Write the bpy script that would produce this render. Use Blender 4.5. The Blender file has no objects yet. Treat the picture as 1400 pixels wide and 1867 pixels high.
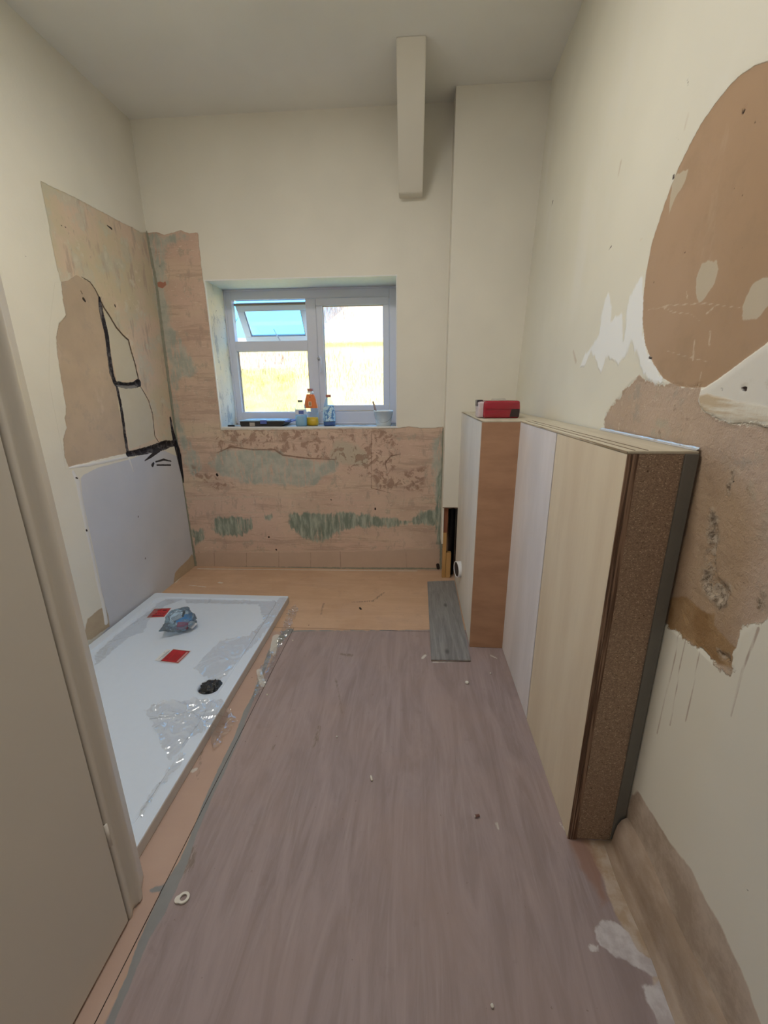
import bpy, bmesh, math, random
import numpy as np
from mathutils import Vector, Matrix, noise as mn
random.seed(7); np.random.seed(7)
S = bpy.context.scene
COL = S.collection

# ------------------------------------------------------------------ camera
FPX, PITCH, YAW, ROLL, CH = 758.36, math.radians(16.27), math.radians(4.033), math.radians(-.495), 1.4
fw = Vector((-math.sin(YAW)*math.cos(PITCH), math.cos(YAW)*math.cos(PITCH), -math.sin(PITCH)))
r0 = Vector((math.cos(YAW), math.sin(YAW), 0)); u0 = r0.cross(fw)
rt = r0*math.cos(ROLL)+u0*math.sin(ROLL); up = -r0*math.sin(ROLL)+u0*math.cos(ROLL)
CP = Vector((0, 0, CH))
cam = bpy.data.cameras.new('camera'); camo = bpy.data.objects.new('camera', cam); COL.objects.link(camo)
cam.sensor_fit = 'HORIZONTAL'; cam.sensor_width = 36; cam.lens = FPX/1400*36; cam.clip_start = .02
camo.matrix_world = Matrix(((rt.x, up.x, -fw.x, 0), (rt.y, up.y, -fw.y, 0), (rt.z, up.z, -fw.z, CH), (0, 0, 0, 1)))
S.camera = camo

# ------------------------------------------------------------------ world, sun, lamps, exposure
W = bpy.data.worlds.new('world'); S.world = W; W.use_nodes = True
wn = W.node_tree.nodes; wl = W.node_tree.links
wn['Background'].inputs[0].default_value = (.10, .47, 1.0, 1); wn['Background'].inputs[1].default_value = 6.5
def lamp(name, kind, energy, color, loc=(0, 0, 0), rot=(0, 0, 0), **k):
    l = bpy.data.lights.new(name, kind); l.energy = energy; l.color = color
    for a, b in k.items(): setattr(l, a, b)
    o = bpy.data.objects.new(name, l); o.location = loc; o.rotation_euler = rot; COL.objects.link(o); return o
lamp('sun', 'SUN', 20, (1, .92, .78), (0, 0, 8), (math.radians(48), 0, math.radians(-25)), angle=.01)
lamp('hall_fill', 'POINT', 7, (.86, .92, 1.1), (-.1, -1.1, 2.45), shadow_soft_size=.22)  # unseen fill light added behind the camera
lamp('room_fill', 'AREA', 25.5, (1, .97, .93), (-.6, 1.2, 3.03), size=.45, shape='DISK')  # added overhead fill, out of view, carries light the window lacks
S.view_settings.view_transform = 'Standard'; S.view_settings.look = 'None'
S.view_settings.exposure = -.13; S.view_settings.gamma = 1; S.view_settings.use_curve_mapping = False

# ------------------------------------------------------------------ room measures (metres)
YB, H = 3.1082, 3.06
XLf = lambda y: -1.8114+.0051*(y-3)
def XRf(y, z): return .7001+.0192*(y-2)+max(0, (y-1.04)/1.93)*(-.030+.036*max(0, z-1.28))
WX0, WX1, WZ0, WZ1, YW = -1.4431, -.1228, 1.1431, 2.1386, 3.3939
YP, XP, ZHOLE = 2.9692, .2235, .572
XB, XQ, YN, YS, YF, HB = .5142, .3331, 1.036, 1.5482, 2.0755, 1.2558
XT, YT, HT = -.8396, 2.5384, .0476
XD, YD = -.7651, .7359

def ray(u, v): return (fw+rt*((u-700)/FPX)-up*((v-933.5)/FPX))
def onZ(u, v, z=0.): d = ray(u, v); return CP+d*((z-CH)/d.z)
def onY(u, v, y): d = ray(u, v); return CP+d*(y/d.y)
def onX(u, v, x): d = ray(u, v); return CP+d*(x/d.x)
def onL(u, v):
    p = onX(u, v, -1.81)
    for _ in range(3): p = onX(u, v, XLf(p.y))
    return (p.y, p.z)
def onR(u, v):
    p = onX(u, v, .7)
    for _ in range(5): p = onX(u, v, XRf(p.y, p.z))
    return (p.y, p.z)
def onB(u, v): p = onY(u, v, YB); return (p.x, p.z)
def onF(u, v): p = onZ(u, v, 0); return (p.x, p.y)

# ------------------------------------------------------------------ node helpers
def lin(c):
    if isinstance(c, str):
        c = [int(c[i:i+2], 16)/255 for i in (1, 3, 5)]
        c = [x/12.92 if x <= .04045 else ((x+.055)/1.055)**2.4 for x in c]
    return (*c[:3], 1)
class Mat:
    def __init__(s, name, rough=.8, spec=.3, coord='Object'):
        s.m = bpy.data.materials.new(name); s.m.use_nodes = True
        s.n = s.m.node_tree.nodes; s.l = s.m.node_tree.links
        s.b = s.n['Principled BSDF']; s.out = s.n['Material Output']
        s.b.inputs['Roughness'].default_value = rough; s.b.inputs['Specular IOR Level'].default_value = spec
        s.co = s.n.new('ShaderNodeTexCoord').outputs[coord]
    def put(s, inp, v):
        if isinstance(v, bpy.types.NodeSocket): s.l.new(v, inp)
        elif v is not None: inp.default_value = v
    def vec(s, scale):
        n = s.n.new('ShaderNodeMapping'); s.l.new(s.co, n.inputs[0]); n.inputs['Scale'].default_value = scale
        return n.outputs[0]
    def noise(s, scale=5, detail=4, rough=.6, sc=None, dist=0):
        n = s.n.new('ShaderNodeTexNoise'); s.l.new(s.vec(sc) if sc else s.co, n.inputs['Vector'])
        n.inputs['Scale'].default_value = scale; n.inputs['Detail'].default_value = detail; n.inputs['Roughness'].default_value = rough
        n.inputs['Distortion'].default_value = dist
        return n.outputs['Fac']
    def voro(s, scale=50, sc=None, out='Distance'):
        n = s.n.new('ShaderNodeTexVoronoi'); s.l.new(s.vec(sc) if sc else s.co, n.inputs['Vector']); n.inputs['Scale'].default_value = scale
        return n.outputs[out]
    def attr(s, name):
        n = s.n.new('ShaderNodeAttribute'); n.attribute_name = name; return n.outputs['Fac']
    def math(s, op, a, b=0., clamp=False):
        n = s.n.new('ShaderNodeMath'); n.operation = op; n.use_clamp = clamp; s.put(n.inputs[0], a); s.put(n.inputs[1], b); return n.outputs[0]
    def ramp(s, v, a, b, lo=0., hi=1.):
        n = s.n.new('ShaderNodeMapRange'); n.interpolation_type = 'SMOOTHSTEP'; s.put(n.inputs[0], v)
        for i, x in ((1, a), (2, b), (3, lo), (4, hi)): n.inputs[i].default_value = x
        return n.outputs[0]
    def mix(s, f, a, b, blend='MIX'):
        n = s.n.new('ShaderNodeMix'); n.data_type = 'RGBA'; n.blend_type = blend
        s.put(n.inputs[0], f)
        for i, c in ((6, a), (7, b)):
            if isinstance(c, bpy.types.NodeSocket): s.l.new(c, n.inputs[i])
            else: n.inputs[i].default_value = lin(c)
        return n.outputs[2]
    def mask(s, name, amp=.01, scale=20, soft=.002, sc=None, detail=5):
        a = s.attr(name) if isinstance(name, str) else name
        if amp: a = s.math('ADD', a, s.math('MULTIPLY', s.math('SUBTRACT', s.noise(scale, detail, .65, sc), .5), 2*amp))
        return s.ramp(a, -soft, soft, 1., 0.)
    def bump(s, h, strength=.3, dist=.01, normal=None):
        n = s.n.new('ShaderNodeBump'); n.inputs['Strength'].default_value = strength; n.inputs['Distance'].default_value = dist
        s.put(n.inputs['Height'], h)
        if normal: s.l.new(normal, n.inputs['Normal'])
        return n.outputs[0]
    def fin(s, col=None, normal=None, rough=None):
        if col is not None:
            if isinstance(col, bpy.types.NodeSocket): s.l.new(col, s.b.inputs['Base Color'])
            else: s.b.inputs['Base Color'].default_value = lin(col)
        if normal: s.l.new(normal, s.b.inputs['Normal'])
        if rough is not None: s.put(s.b.inputs['Roughness'], rough)
        return s.m
def plain(name, col, rough=.5, spec=.5, metal=0, var=.06, scale=30, bump=0, trans=0, alpha=1, ior=1.45):
    M = Mat(name, rough, spec)
    c = lin(col)[:3]
    a = tuple(x*(1-var) for x in c); b = tuple(min(1, x*(1+var)) for x in c)
    M.b.inputs['Metallic'].default_value = metal; M.b.inputs['Transmission Weight'].default_value = trans
    M.b.inputs['Alpha'].default_value = alpha; M.b.inputs['IOR'].default_value = ior
    return M.fin(M.mix(M.noise(scale, 3), a, b), M.bump(M.noise(scale*3, 3), bump, .003) if bump else None)

# ------------------------------------------------------------------ object helpers
def link(name, me, mat=None, parent=None, smooth=False, **tags):
    o = bpy.data.objects.new(name, me); COL.objects.link(o)
    if mat:
        if isinstance(mat, (list, tuple)):
            for m in mat: me.materials.append(m)
        else: me.materials.append(mat)
    if smooth and isinstance(me, bpy.types.Mesh):
        me.polygons.foreach_set('use_smooth', [True]*len(me.polygons)); me.update()
    if parent:
        o.parent = parent; o.matrix_parent_inverse = Matrix.Translation(-parent.location)
    for k, v in tags.items(): o[k] = v
    return o
def thing(name, label, cat, loc=(0, 0, 0), group=None, kind=None):
    o = bpy.data.objects.new(name, None); COL.objects.link(o); o.location = loc; o.empty_display_size = .1
    if label: o['label'] = label
    if cat: o['category'] = cat
    if group: o['group'] = group
    if kind: o['kind'] = kind
    return o
class B:
    def __init__(s): s.bm = bmesh.new()
    def box(s, a, b, bev=0, seg=1):
        a = Vector(a); b = Vector(b); c = (a+b)/2; d = b-a
        r = bmesh.ops.create_cube(s.bm, size=1, matrix=Matrix.Translation(c) @ Matrix.Diagonal((abs(d.x), abs(d.y), abs(d.z), 1)))
        if bev:
            es = set(e for v in r['verts'] for e in v.link_edges)
            bmesh.ops.bevel(s.bm, geom=list(es), offset=bev, segments=seg, affect='EDGES', profile=.5)
        return s
    def prism(s, pts, d, bev=0, holes=None):
        """pts: 3D ring, extruded along vector d"""
        d = Vector(d); vs = [s.bm.verts.new(p) for p in pts]; n = len(vs)
        ws = [s.bm.verts.new(Vector(p)+d) for p in pts]
        fs = [s.bm.faces.new(vs), s.bm.faces.new(list(reversed(ws)))]
        for i in range(n): fs.append(s.bm.faces.new((vs[i], ws[i], ws[(i+1) % n], vs[(i+1) % n])))
        bmesh.ops.recalc_face_normals(s.bm, faces=fs)
        if bev: bmesh.ops.bevel(s.bm, geom=list(set(e for f in fs for e in f.edges)), offset=bev, segments=2, affect='EDGES')
        return s
    def lathe(s, prof, seg=28, at=(0, 0, 0), sx=1, sy=1, axis=None):
        at = Vector(at); R = Vector((0, 0, 1)).rotation_difference(Vector(axis)).to_matrix() if axis else Matrix.Identity(3)
        rings = []
        for r, z in prof:
            if r < 1e-6: rings.append([s.bm.verts.new(at+R @ Vector((0, 0, z)))])
            else: rings.append([s.bm.verts.new(at+R @ Vector((r*sx*math.cos(t), r*sy*math.sin(t), z))) for t in [2*math.pi*i/seg for i in range(seg)]])
        for a, b in zip(rings, rings[1:]):
            for i in range(seg):
                j = (i+1) % seg
                q = []
                for v in ([a[0]] if len(a) == 1 else [a[i], a[j]])+([b[0]] if len(b) == 1 else [b[j], b[i]]): q.append(v)
                if len(q) > 2: s.bm.faces.new(q)
        return s
    def tube(s, pts, r, seg=8):
        pts = [Vector(p) for p in pts]; rings = []
        for i, p in enumerate(pts):
            t = (pts[min(i+1, len(pts)-1)]-pts[max(i-1, 0)]).normalized()
            a = t.orthogonal().normalized() if i == 0 else (pa-t*pa.dot(t)).normalized()
            pa = a; b = t.cross(a); rr = r[i] if isinstance(r, (list, tuple)) else r
            rings.append([s.bm.verts.new(p+a*rr*math.cos(k)+b*rr*math.sin(k)) for k in [2*math.pi*j/seg for j in range(seg)]])
        for a, b in zip(rings, rings[1:]):
            for i in range(seg): s.bm.faces.new((a[i], a[(i+1) % seg], b[(i+1) % seg], b[i]))
        s.bm.faces.new(rings[0][::-1]); s.bm.faces.new(rings[-1]); return s
    def obj(s, name, mat, parent=None, smooth=False, **t):
        bmesh.ops.recalc_face_normals(s.bm, faces=s.bm.faces[:])
        me = bpy.data.meshes.new(name); s.bm.to_mesh(me); s.bm.free(); return link(name, me, mat, parent, smooth, **t)
def bx(name, a, b, mat, parent=None, bev=0, **t): return B().box(a, b, bev, 2).obj(name, mat, parent, **t)

# signed distances (metres, negative inside) on a vertex grid
def seg_d(P, a, b):
    a = np.array(a); b = np.array(b); ab = b-a; L = (ab**2).sum()+1e-12
    t = np.clip(((P-a) @ ab)/L, 0, 1); q = P-(a+t[:, None]*ab); return np.sqrt((q**2).sum(1)), t
def sd_poly(P, pts):
    d = np.full(len(P), 1e9); ins = np.zeros(len(P), bool); n = len(pts)
    for i in range(n):
        a, b = pts[i], pts[(i+1) % n]; e, _ = seg_d(P, a, b); d = np.minimum(d, e)
        if a[1] != b[1]:
            c = ((a[1] > P[:, 1]) != (b[1] > P[:, 1])) & (P[:, 0] < (b[0]-a[0])*(P[:, 1]-a[1])/(b[1]-a[1])+a[0]); ins ^= c
    return np.where(ins, -d, d)
def sd_line(P, pts, ws):
    d = np.full(len(P), 1e9)
    for i in range(len(pts)-1):
        e, t = seg_d(P, pts[i], pts[i+1]); d = np.minimum(d, e-(ws[i]+(ws[i+1]-ws[i])*t))
    return d
def grid(name, us, vs, pos, layers, keep=None, disp=None, mat=None, parent=None, flip=False, **t):
    us = np.array(us); vs = np.array(vs); nu, nv = len(us), len(vs)
    U, V = np.meshgrid(us, vs, indexing='ij'); P = np.stack([U.ravel(), V.ravel()], 1)
    A = {}
    for k, prims in layers.items():
        d = np.full(len(P), 5.)
        for pr in prims:
            e = sd_poly(P, pr[1]) if pr[0] == 'P' else sd_line(P, pr[1], pr[2]); d = np.minimum(d, e)
        A[k] = d
    co = pos(P, A)
    i, j = np.meshgrid(np.arange(nu-1), np.arange(nv-1), indexing='ij'); i = i.ravel(); j = j.ravel()
    if keep is not None:
        cu = (us[i]+us[i+1])/2; cv = (vs[j]+vs[j+1])/2; k = keep(cu, cv); i = i[k]; j = j[k]
    q = np.stack([i*nv+j, (i+1)*nv+j, (i+1)*nv+j+1, i*nv+j+1], 1)
    if flip: q = q[:, ::-1]
    me = bpy.data.meshes.new(name); me.vertices.add(len(co)); me.vertices.foreach_set('co', co.astype(np.float32).ravel())
    me.loops.add(q.size); me.loops.foreach_set('vertex_index', q.astype(np.int32).ravel())
    me.polygons.add(len(q)); me.polygons.foreach_set('loop_start', np.arange(0, q.size, 4, dtype=np.int32)); me.polygons.foreach_set('loop_total', np.full(len(q), 4, np.int32))
    me.update(calc_edges=True)
    for k, d in A.items():
        at = me.attributes.new(k, 'FLOAT', 'POINT'); at.data.foreach_set('value', d.astype(np.float32))
    return link(name, me, mat, parent, True, **t)
def span(*br):
    """breakpoints: value, step, value, step, value ..."""
    out = []
    for k in range(0, len(br)-1, 2):
        a, st, b = br[k], br[k+1], br[k+2]; n = max(1, int(round((b-a)/st))); out += list(np.linspace(a, b, n+1)[:-1])
    return out+[br[-1]]
def poly(f, *p): return ('P', [f(*q) for q in p])
def line(f, *p, k=1.):
    """p: (u, v, width_px)"""
    pts = [f(q[0], q[1]) for q in p]; ws = []
    for q in p:
        a = f(q[0]-2, q[1]); b = f(q[0]+2, q[1]); c = f(q[0], q[1]-2); d = f(q[0], q[1]+2)
        m = min(math.dist(a, b), math.dist(c, d))/4; ws.append(q[2]/2*m*k)
    return ('L', pts, ws)

CREAM = (.80, .765, .67)
# ------------------------------------------------------------------ left wall
bl = [(318, 806), (322, 830), (336, 905), (357, 1033)]
L = onL
lay_left = dict(
 bare=[poly(L, (74, 330), (100, 343), (140, 362), (180, 383), (215, 402), (240, 414), (258, 424), (272, 423), (285, 520), (300, 640), (318, 770), (326, 806), (318, 808), (285, 818), (235, 826), (205, 832), (180, 838), (126, 852), (118, 832), (116, 800), (122, 780), (118, 762), (121, 755), (121, 742), (117, 720), (112, 690), (105, 645), (103, 615), (108, 590), (121, 575), (115, 545), (112, 515), (105, 490), (92, 425), (82, 370))],
 skim=[poly(L, (100, 515), (125, 512), (140, 501), (150, 507), (165, 515), (175, 530), (183, 545), (190, 570), (195, 610), (203, 650), (212, 690), (216, 740), (228, 800), (233, 829), (180, 840), (120, 856), (90, 700), (90, 600))],
 pale=[poly(L, (190, 558), (213, 596), (235, 621), (247, 660), (253, 690), (215, 696), (205, 650), (195, 590)), poly(L, (216, 706), (258, 706), (270, 733), (280, 768), (284, 800), (237, 820), (228, 770))],
 crack=[line(L, (150, 505, 1.5), (165, 514, 2), (175, 528, 2.5), (183, 545, 3), (190, 560, 3.5), (200, 575, 3.5), (213, 597, 3.5), (225, 611, 3), (235, 620, 3.5), (240, 640, 3.2), (247, 663, 2.8), (253, 690, 3)), line(L, (257, 705, 1.5), (265, 718, 1.8), (272, 731, 1.8), (279, 755, 1.8), (281, 775, 1.5), (283, 795, 1.6), (290, 806, 1.5))],
 chase=[line(L, (182, 543, 3), (184, 560, 7), (188, 580, 8), (195, 610, 7), (200, 650, 7), (204, 680, 8), (210, 697, 6)), line(L, (212, 700, 7), (230, 703, 8), (245, 702, 8), (253, 698, 12)), line(L, (213, 700, 3), (222, 745, 4), (228, 790, 4.5), (233, 822, 4)),
        line(L, (233, 828, 7), (250, 825, 9), (270, 821, 10), (290, 815, 13), (302, 811, 14), (312, 809, 9), (322, 808, 9)), line(L, (311, 762, 2), (315, 785, 6), (320, 808, 10), (325, 830, 9), (330, 855, 6), (333, 870, 3)),
        ],
 smear=[line(L, (290, 820, 9), (275, 832, 6), (264, 840, 2)), line(L, (278, 848, 7), (280, 845, 5)), line(L, (284, 842, 3), (298, 838, 4), (312, 841, 2)), line(L, (286, 848, 3), (311, 848, 3))],
 chasein=[line(L, (186, 560, 2), (190, 590, 3), (197, 625, 3), (203, 670, 3), (209, 695, 2)), line(L, (217, 704, 4), (240, 706, 5), (250, 704, 4))],
 board=[poly(L, (147, 872), (152, 866), (180, 852), (235, 838), (262, 828), (300, 822), (330, 835), (340, 905), (366, 1036), (303, 1078), (150, 1200), (196, 1145), (196, 1135), (190, 1100), (182, 1060), (172, 1010), (160, 955), (150, 905))],
 filler=[line(L, (126, 853, 3), (140, 850, 5), (160, 848, 5), (185, 843, 4), (210, 838, 4), (232, 833, 4)), line(L, (133, 860, 5), (142, 880, 10), (148, 915, 8), (157, 960, 7), (168, 1010, 6), (178, 1060, 6), (188, 1100, 8), (194, 1135, 9)), line(L, (236, 836, 4), (243, 860, 2))],
 raw=[poly(L, (160, 1128), (180, 1112), (192, 1106), (197, 1120), (200, 1142), (168, 1165), (150, 1170)), poly(L, (316, 1068), (319, 1045), (326, 1036), (343, 1020), (350, 1010), (362, 1033), (303, 1078))],
 tape=[line(L, (270, 423, 3), (313, 740, 4), (357, 1036, 5)), line(L, (300, 1080, 3), (357, 1036, 4))],
 hole=[line(L, (153, 545, 6), (156, 549, 4)), line(L, (148, 530, 2), (151, 536, 2)), line(L, (112, 411, 2), (114, 412, 2)), line(L, (119, 413, 2), (121, 415, 2)), line(L, (196, 411, 2), (204, 417, 4)), line(L, (210, 556, 3), (211, 559, 3)), line(L, (157, 966, 3), (158, 968, 3)), line(L, (252, 941, 2), (252, 943, 2)), line(L, (265, 1017, 2), (265, 1019, 2)), line(L, (45, 465, 1), (47, 467, 2)), line(L, (138, 871, 3), (141, 872, 3))],
)
def base_paint(M, col=CREAM, blotch=.05):
    c = M.mix(M.ramp(M.noise(1.3, 3), .3, .7), tuple(x*(1-blotch) for x in col), tuple(min(1, x*(1+blotch*.6)) for x in col))
    return c
M = Mat('left_wall_plaster', .75, .25)
c = base_paint(M)
g = M.noise(4, 6, .65)
v = M.noise(9, 5, .6, (1, 2.2, .5))
bare = M.mask('bare', .0065, 34, .0012); skim = M.mask('skim', .004, 30, .0015)
cb = M.mix(M.ramp(g, .35, .65), (.62, .54, .385), (.70, .55, .43))
cb = M.mix(M.math('MULTIPLY', M.ramp(v, .55, .66), .8), cb, (.50, .39, .31)); cb = M.mix(M.math('MULTIPLY', M.ramp(M.noise(14, 6, .65), .56, .68), .7), cb, (.78, .69, .56)); cb = M.mix(M.math('MULTIPLY', M.ramp(M.noise(45, 5, .7, (1, 1, .4)), .60, .70), .6), cb, (.42, .33, .26))
cb = M.mix(M.math('MULTIPLY', M.ramp(M.noise(7, 4), .5, .62), .5), cb, (.55, .55, .46))
c = M.mix(bare, c, cb)
cs = M.mix(M.ramp(M.noise(3, 5, .6), .3, .7), (.47, .37, .28), (.58, .455, .34)); cs = M.mix(M.math('MULTIPLY', M.ramp(M.noise(10, 6, .7), .52, .68), .5), cs, (.42, .35, .29)); cs = M.mix(M.math('MULTIPLY', M.ramp(M.noise(5, 5, .7, (1, 1, .5)), .56, .7), .5), cs, (.68, .56, .45))
c = M.mix(M.math('MULTIPLY', skim, bare), c, cs)
c = M.mix(M.mask('pale', .002, 30, .0012), c, M.mix(M.noise(5, 3), (.58, .52, .40), (.67, .62, .51)))
bd = M.mask('board', .004, 12, .002); c = M.mix(bd, c, M.mix(M.ramp(M.noise(2, 3), .3, .7), (.58, .60, .66), (.64, .65, .70)))
raw = M.mask('raw', .01, 14, .004); c = M.mix(raw, c, M.mix(M.noise(12, 4), (.42, .30, .21), (.58, .50, .36)))
fl = M.mask('filler', .005, 30, .002); c = M.mix(fl, c, (.78, .77, .76))
c = M.mix(M.mask('tape', .003, 40, .002), c, (.23, .25, .19))
cr = M.mask(M.math('SUBTRACT', M.attr('crack'), .0005), .0016, 60, .0012); c = M.mix(cr, c, (.12, .085, .06))
ch = M.mask(M.math('SUBTRACT', M.attr('chase'), .005), .0085, 40, .0015, (1, 1, .5)); c = M.mix(ch, c, M.mix(M.ramp(M.noise(30, 5), .45, .7), (.028, .025, .03), (.16, .145, .15)))
c = M.mix(M.mask('smear', .003, 50, .0015, (1, .5, 2)), c, (.04, .035, .04))
c = M.mix(M.mask('chasein', .004, 60, .002), c, (.24, .22, .21))
c = M.mix(M.mask('hole', .001, 60, .001), c, (.04, .03, .025))
h = M.math('ADD', M.math('MULTIPLY', bare, -.5), M.math('MULTIPLY', M.noise(11, 8, .7), .4))
h = M.math('ADD', h, M.math('MULTIPLY', fl, .3)); h = M.math('SUBTRACT', h, M.math('MULTIPLY', skim, .15)); h = M.math('SUBTRACT', h, M.math('MULTIPLY', cr, .5))
m_left = M.fin(c, M.bump(h, .55, .008))
def pos_left(P, A):
    x = -1.8114+.0051*(P[:, 0]-3); x = x-.0025*(A['bare'] < 0)-.014*np.clip(-A['chase']/.003, 0, 1)-.003*np.clip(-A['crack']/.002, 0, 1)+.0025*np.clip(-A['filler']/.01, 0, 1)
    return np.stack([x, P[:, 0], P[:, 1]], 1)
grid('wall_left', span(.75, .012, 1.5, .005, YB), span(0, .0055, 2.5, .05, H), pos_left, lay_left, mat=m_left, kind='structure')

# ------------------------------------------------------------------ back wall
Bk = onB
lay_back = dict(
 bare=[poly(Bk, (255, 425), (285, 423), (300, 428), (315, 424), (330, 420), (345, 426), (361, 424), (363, 450), (366, 480), (370, 510), (390, 640), (402, 784), (560, 783), (722, 781), (745, 778), (775, 781), (806, 779), (830, 779), (830, 1060), (330, 1050))],
 green=[poly(Bk, (268, 428), (300, 430), (335, 427), (341, 434), (312, 440), (301, 452), (300, 480), (304, 520), (308, 560), (313, 595), (333, 625), (348, 650), (357, 672), (345, 688), (325, 690), (320, 720), (328, 770), (340, 800), (362, 830), (368, 850), (352, 868), (338, 850), (325, 800), (305, 650), (285, 540)),
        poly(Bk, (383, 845), (400, 822), (418, 818), (450, 820), (505, 823), (520, 833), (570, 839), (615, 842), (612, 858), (590, 868), (560, 886), (500, 884), (440, 878), (405, 868)), poly(Bk, (785, 830), (793, 800), (806, 795), (808, 900), (800, 935), (790, 900))],
 dark=[poly(Bk, (391, 945), (425, 942), (461, 946), (458, 962), (442, 975), (400, 979), (389, 966)), poly(Bk, (528, 938), (560, 934), (640, 936), (700, 943), (748, 948), (768, 936), (802, 928), (806, 980), (799, 1000), (792, 960), (750, 955), (728, 958), (640, 962), (610, 972), (588, 990), (565, 985), (542, 972), (527, 955)), poly(Bk, (350, 968), (368, 965), (372, 980), (356, 992)), poly(Bk, (797, 870), (808, 850), (808, 1000), (799, 1000), (793, 930)), line(Bk, (485, 944, 8), (492, 942, 8))],
 rough=[poly(Bk, (395, 783), (725, 782), (728, 850), (700, 870), (640, 868), (610, 838), (560, 836), (500, 822), (450, 812), (395, 826), (385, 800)), poly(Bk, (675, 860), (725, 862), (780, 850), (770, 895), (690, 895)), poly(Bk, (350, 850), (395, 870), (430, 885), (395, 895), (355, 870))],
 redstep=[line(Bk, (395, 826, 1), (420, 815, 2.5), (460, 820, 2), (500, 820, 2.5), (515, 830, 2.5), (560, 836, 2.5), (610, 838, 1)), line(Bk, (705, 857, 1.5), (702, 845, 2), (712, 832, 2), (730, 828, 1)), line(Bk, (677, 790, 1.2), (677, 890, 1.2), (715, 900, 1))],
 streak=[line(Bk, (340, 910, 3), (480, 906, 3), (620, 912, 2), (780, 915, 2)), line(Bk, (420, 935, 2), (520, 934, 2), (600, 926, 2), (740, 930, 2)), line(Bk, (350, 1003, 2), (500, 1006, 2), (630, 1004, 2), (790, 1000, 2))],
 lower=[poly(Bk, (345, 1008), (500, 1008), (640, 1006), (800, 1000), (830, 1060), (330, 1060))],
 joint=[line(Bk, (390, 1008, 1.3), (391, 1032, 1.3)), line(Bk, (449, 1008, 1.2), (449, 1034, 1.2)), line(Bk, (508, 1006, 1), (508, 1034, 1.2)), line(Bk, (566, 1008, 1), (566, 1034, 1)), line(Bk, (620, 1006, 1.5), (621, 1034, 1.5)), line(Bk, (740, 1006, 1), (741, 1034, 1)), line(Bk, (512, 920, 1), (512, 930, 1))],
 redspot=[poly(Bk, (283, 516), (291, 513), (298, 515), (301, 512), (303, 519), (296, 526), (288, 523))],
 pale=[poly(Bk, (610, 800), (650, 812), (672, 830), (672, 850), (640, 846), (600, 840))],
 tape=[line(Bk, (267, 424, 6), (285, 520, 5), (312, 740, 7), (330, 870, 5), (357, 1036, 5)), line(Bk, (345, 1034, 3), (800, 1037, 3)), line(Bk, (808, 782, 4), (803, 1037, 4))],
 hole=[line(Bk, (395, 865, 4), (396, 867, 4)), line(Bk, (603, 911, 2), (604, 912, 2)), line(Bk, (684, 927, 3), (684, 929, 3)), line(Bk, (490, 979, 3), (490, 980, 3)), line(Bk, (503, 1002, 2.5), (504, 1003, 2.5)), line(Bk, (798, 1030, 6), (799, 1036, 6)), line(Bk, (291, 485, 2), (291, 487, 2))],
 corner_black=[line(Bk, (318, 795, 5), (326, 830, 7), (331, 862, 5), (334, 880, 2))],  # black sunken line down the left corner
)
M = Mat('back_wall_plaster', .78, .2)
c = base_paint(M)
bare = M.mask('bare', .008, 30, .0015)
g = M.noise(3.2, 6, .62)
cb = M.mix(M.ramp(g, .3, .7), (.55, .405, .31), (.68, .51, .395)); cb = M.mix(M.ramp(M.noise(2.2, 4, .5, (.6, 1, 3)), .5, .68), cb, (.64, .51, .37))
cb = M.mix(M.math('MULTIPLY', M.ramp(M.noise(1.2, 3, .6), .4, .6), .45), cb, (.64, .44, .355))
cb = M.mix(M.math('MULTIPLY', M.ramp(M.noise(16, 5, .6, (1.2, 1, .5)), .56, .68), .45), cb, (.34, .27, .22))
cb = M.mix(M.math('MULTIPLY', M.ramp(M.noise(26, 5, .7, (1.6, 1, .3)), .62, .72), .6), cb, (.66, .57, .46))
cb = M.mix(M.math('MULTIPLY', M.ramp(M.noise(6, 6, .7, (.35, 1, 3.2)), .50, .62), .7), cb, (.46, .325, .25)); cb = M.mix(M.math('MULTIPLY', M.ramp(M.noise(11, 7, .72), .56, .66), .65), cb, (.42, .36, .28)); cb = M.mix(M.math('MULTIPLY', M.ramp(M.noise(70, 4, .7, (.4, 1, 2)), .60, .68), .6), cb, (.78, .68, .55))
cb = M.mix(M.mask('lower', .01, 10, .006), cb, M.mix(M.noise(8, 3), (.50, .365, .28), (.60, .45, .345)))
cb = M.mix(M.mask('pale', .04, 14, .02), cb, (.52, .44, .34))
strk = M.noise(22, 4, .65, (2.4, 1, .35))
gr = M.math('MULTIPLY', M.mask('green', .075, 9, .018), M.ramp(strk, .32, .5)); cb = M.mix(M.math('MULTIPLY', gr, .85), cb, M.mix(M.ramp(M.noise(9, 4), .35, .65), (.34, .38, .33), (.52, .52, .44)))
dk = M.math('MULTIPLY', M.mask('dark', .065, 13, .012, (1.8, 1, .6)), M.ramp(strk, .28, .46)); cb = M.mix(M.math('MULTIPLY', dk, .9), cb, M.mix(M.ramp(M.noise(20, 4, .6, (2, 1, .4)), .35, .7), (.16, .22, .18), (.42, .46, .38)))
rg = M.math('MULTIPLY', M.mask('rough', .03, 9, .02), M.ramp(M.noise(15, 6, .68, dist=.6), .50, .58))
cb = M.mix(M.math('MULTIPLY', rg, .7), cb, (.30, .18, .13))
rg2 = M.math('MULTIPLY', M.mask('rough', .03, 9, .02), M.ramp(M.noise(55, 5, .7), .62, .68)); cb = M.mix(rg2, cb, (.15, .10, .08))
rs = M.mask('redstep', .004, 40, .003); cb = M.mix(M.math('MULTIPLY', rs, .8), cb, (.24, .14, .10))
cb = M.mix(M.math('MULTIPLY', M.mask('streak', .012, 9, .006, (.5, 1, 2)), .55), cb, (.58, .47, .36))
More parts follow.
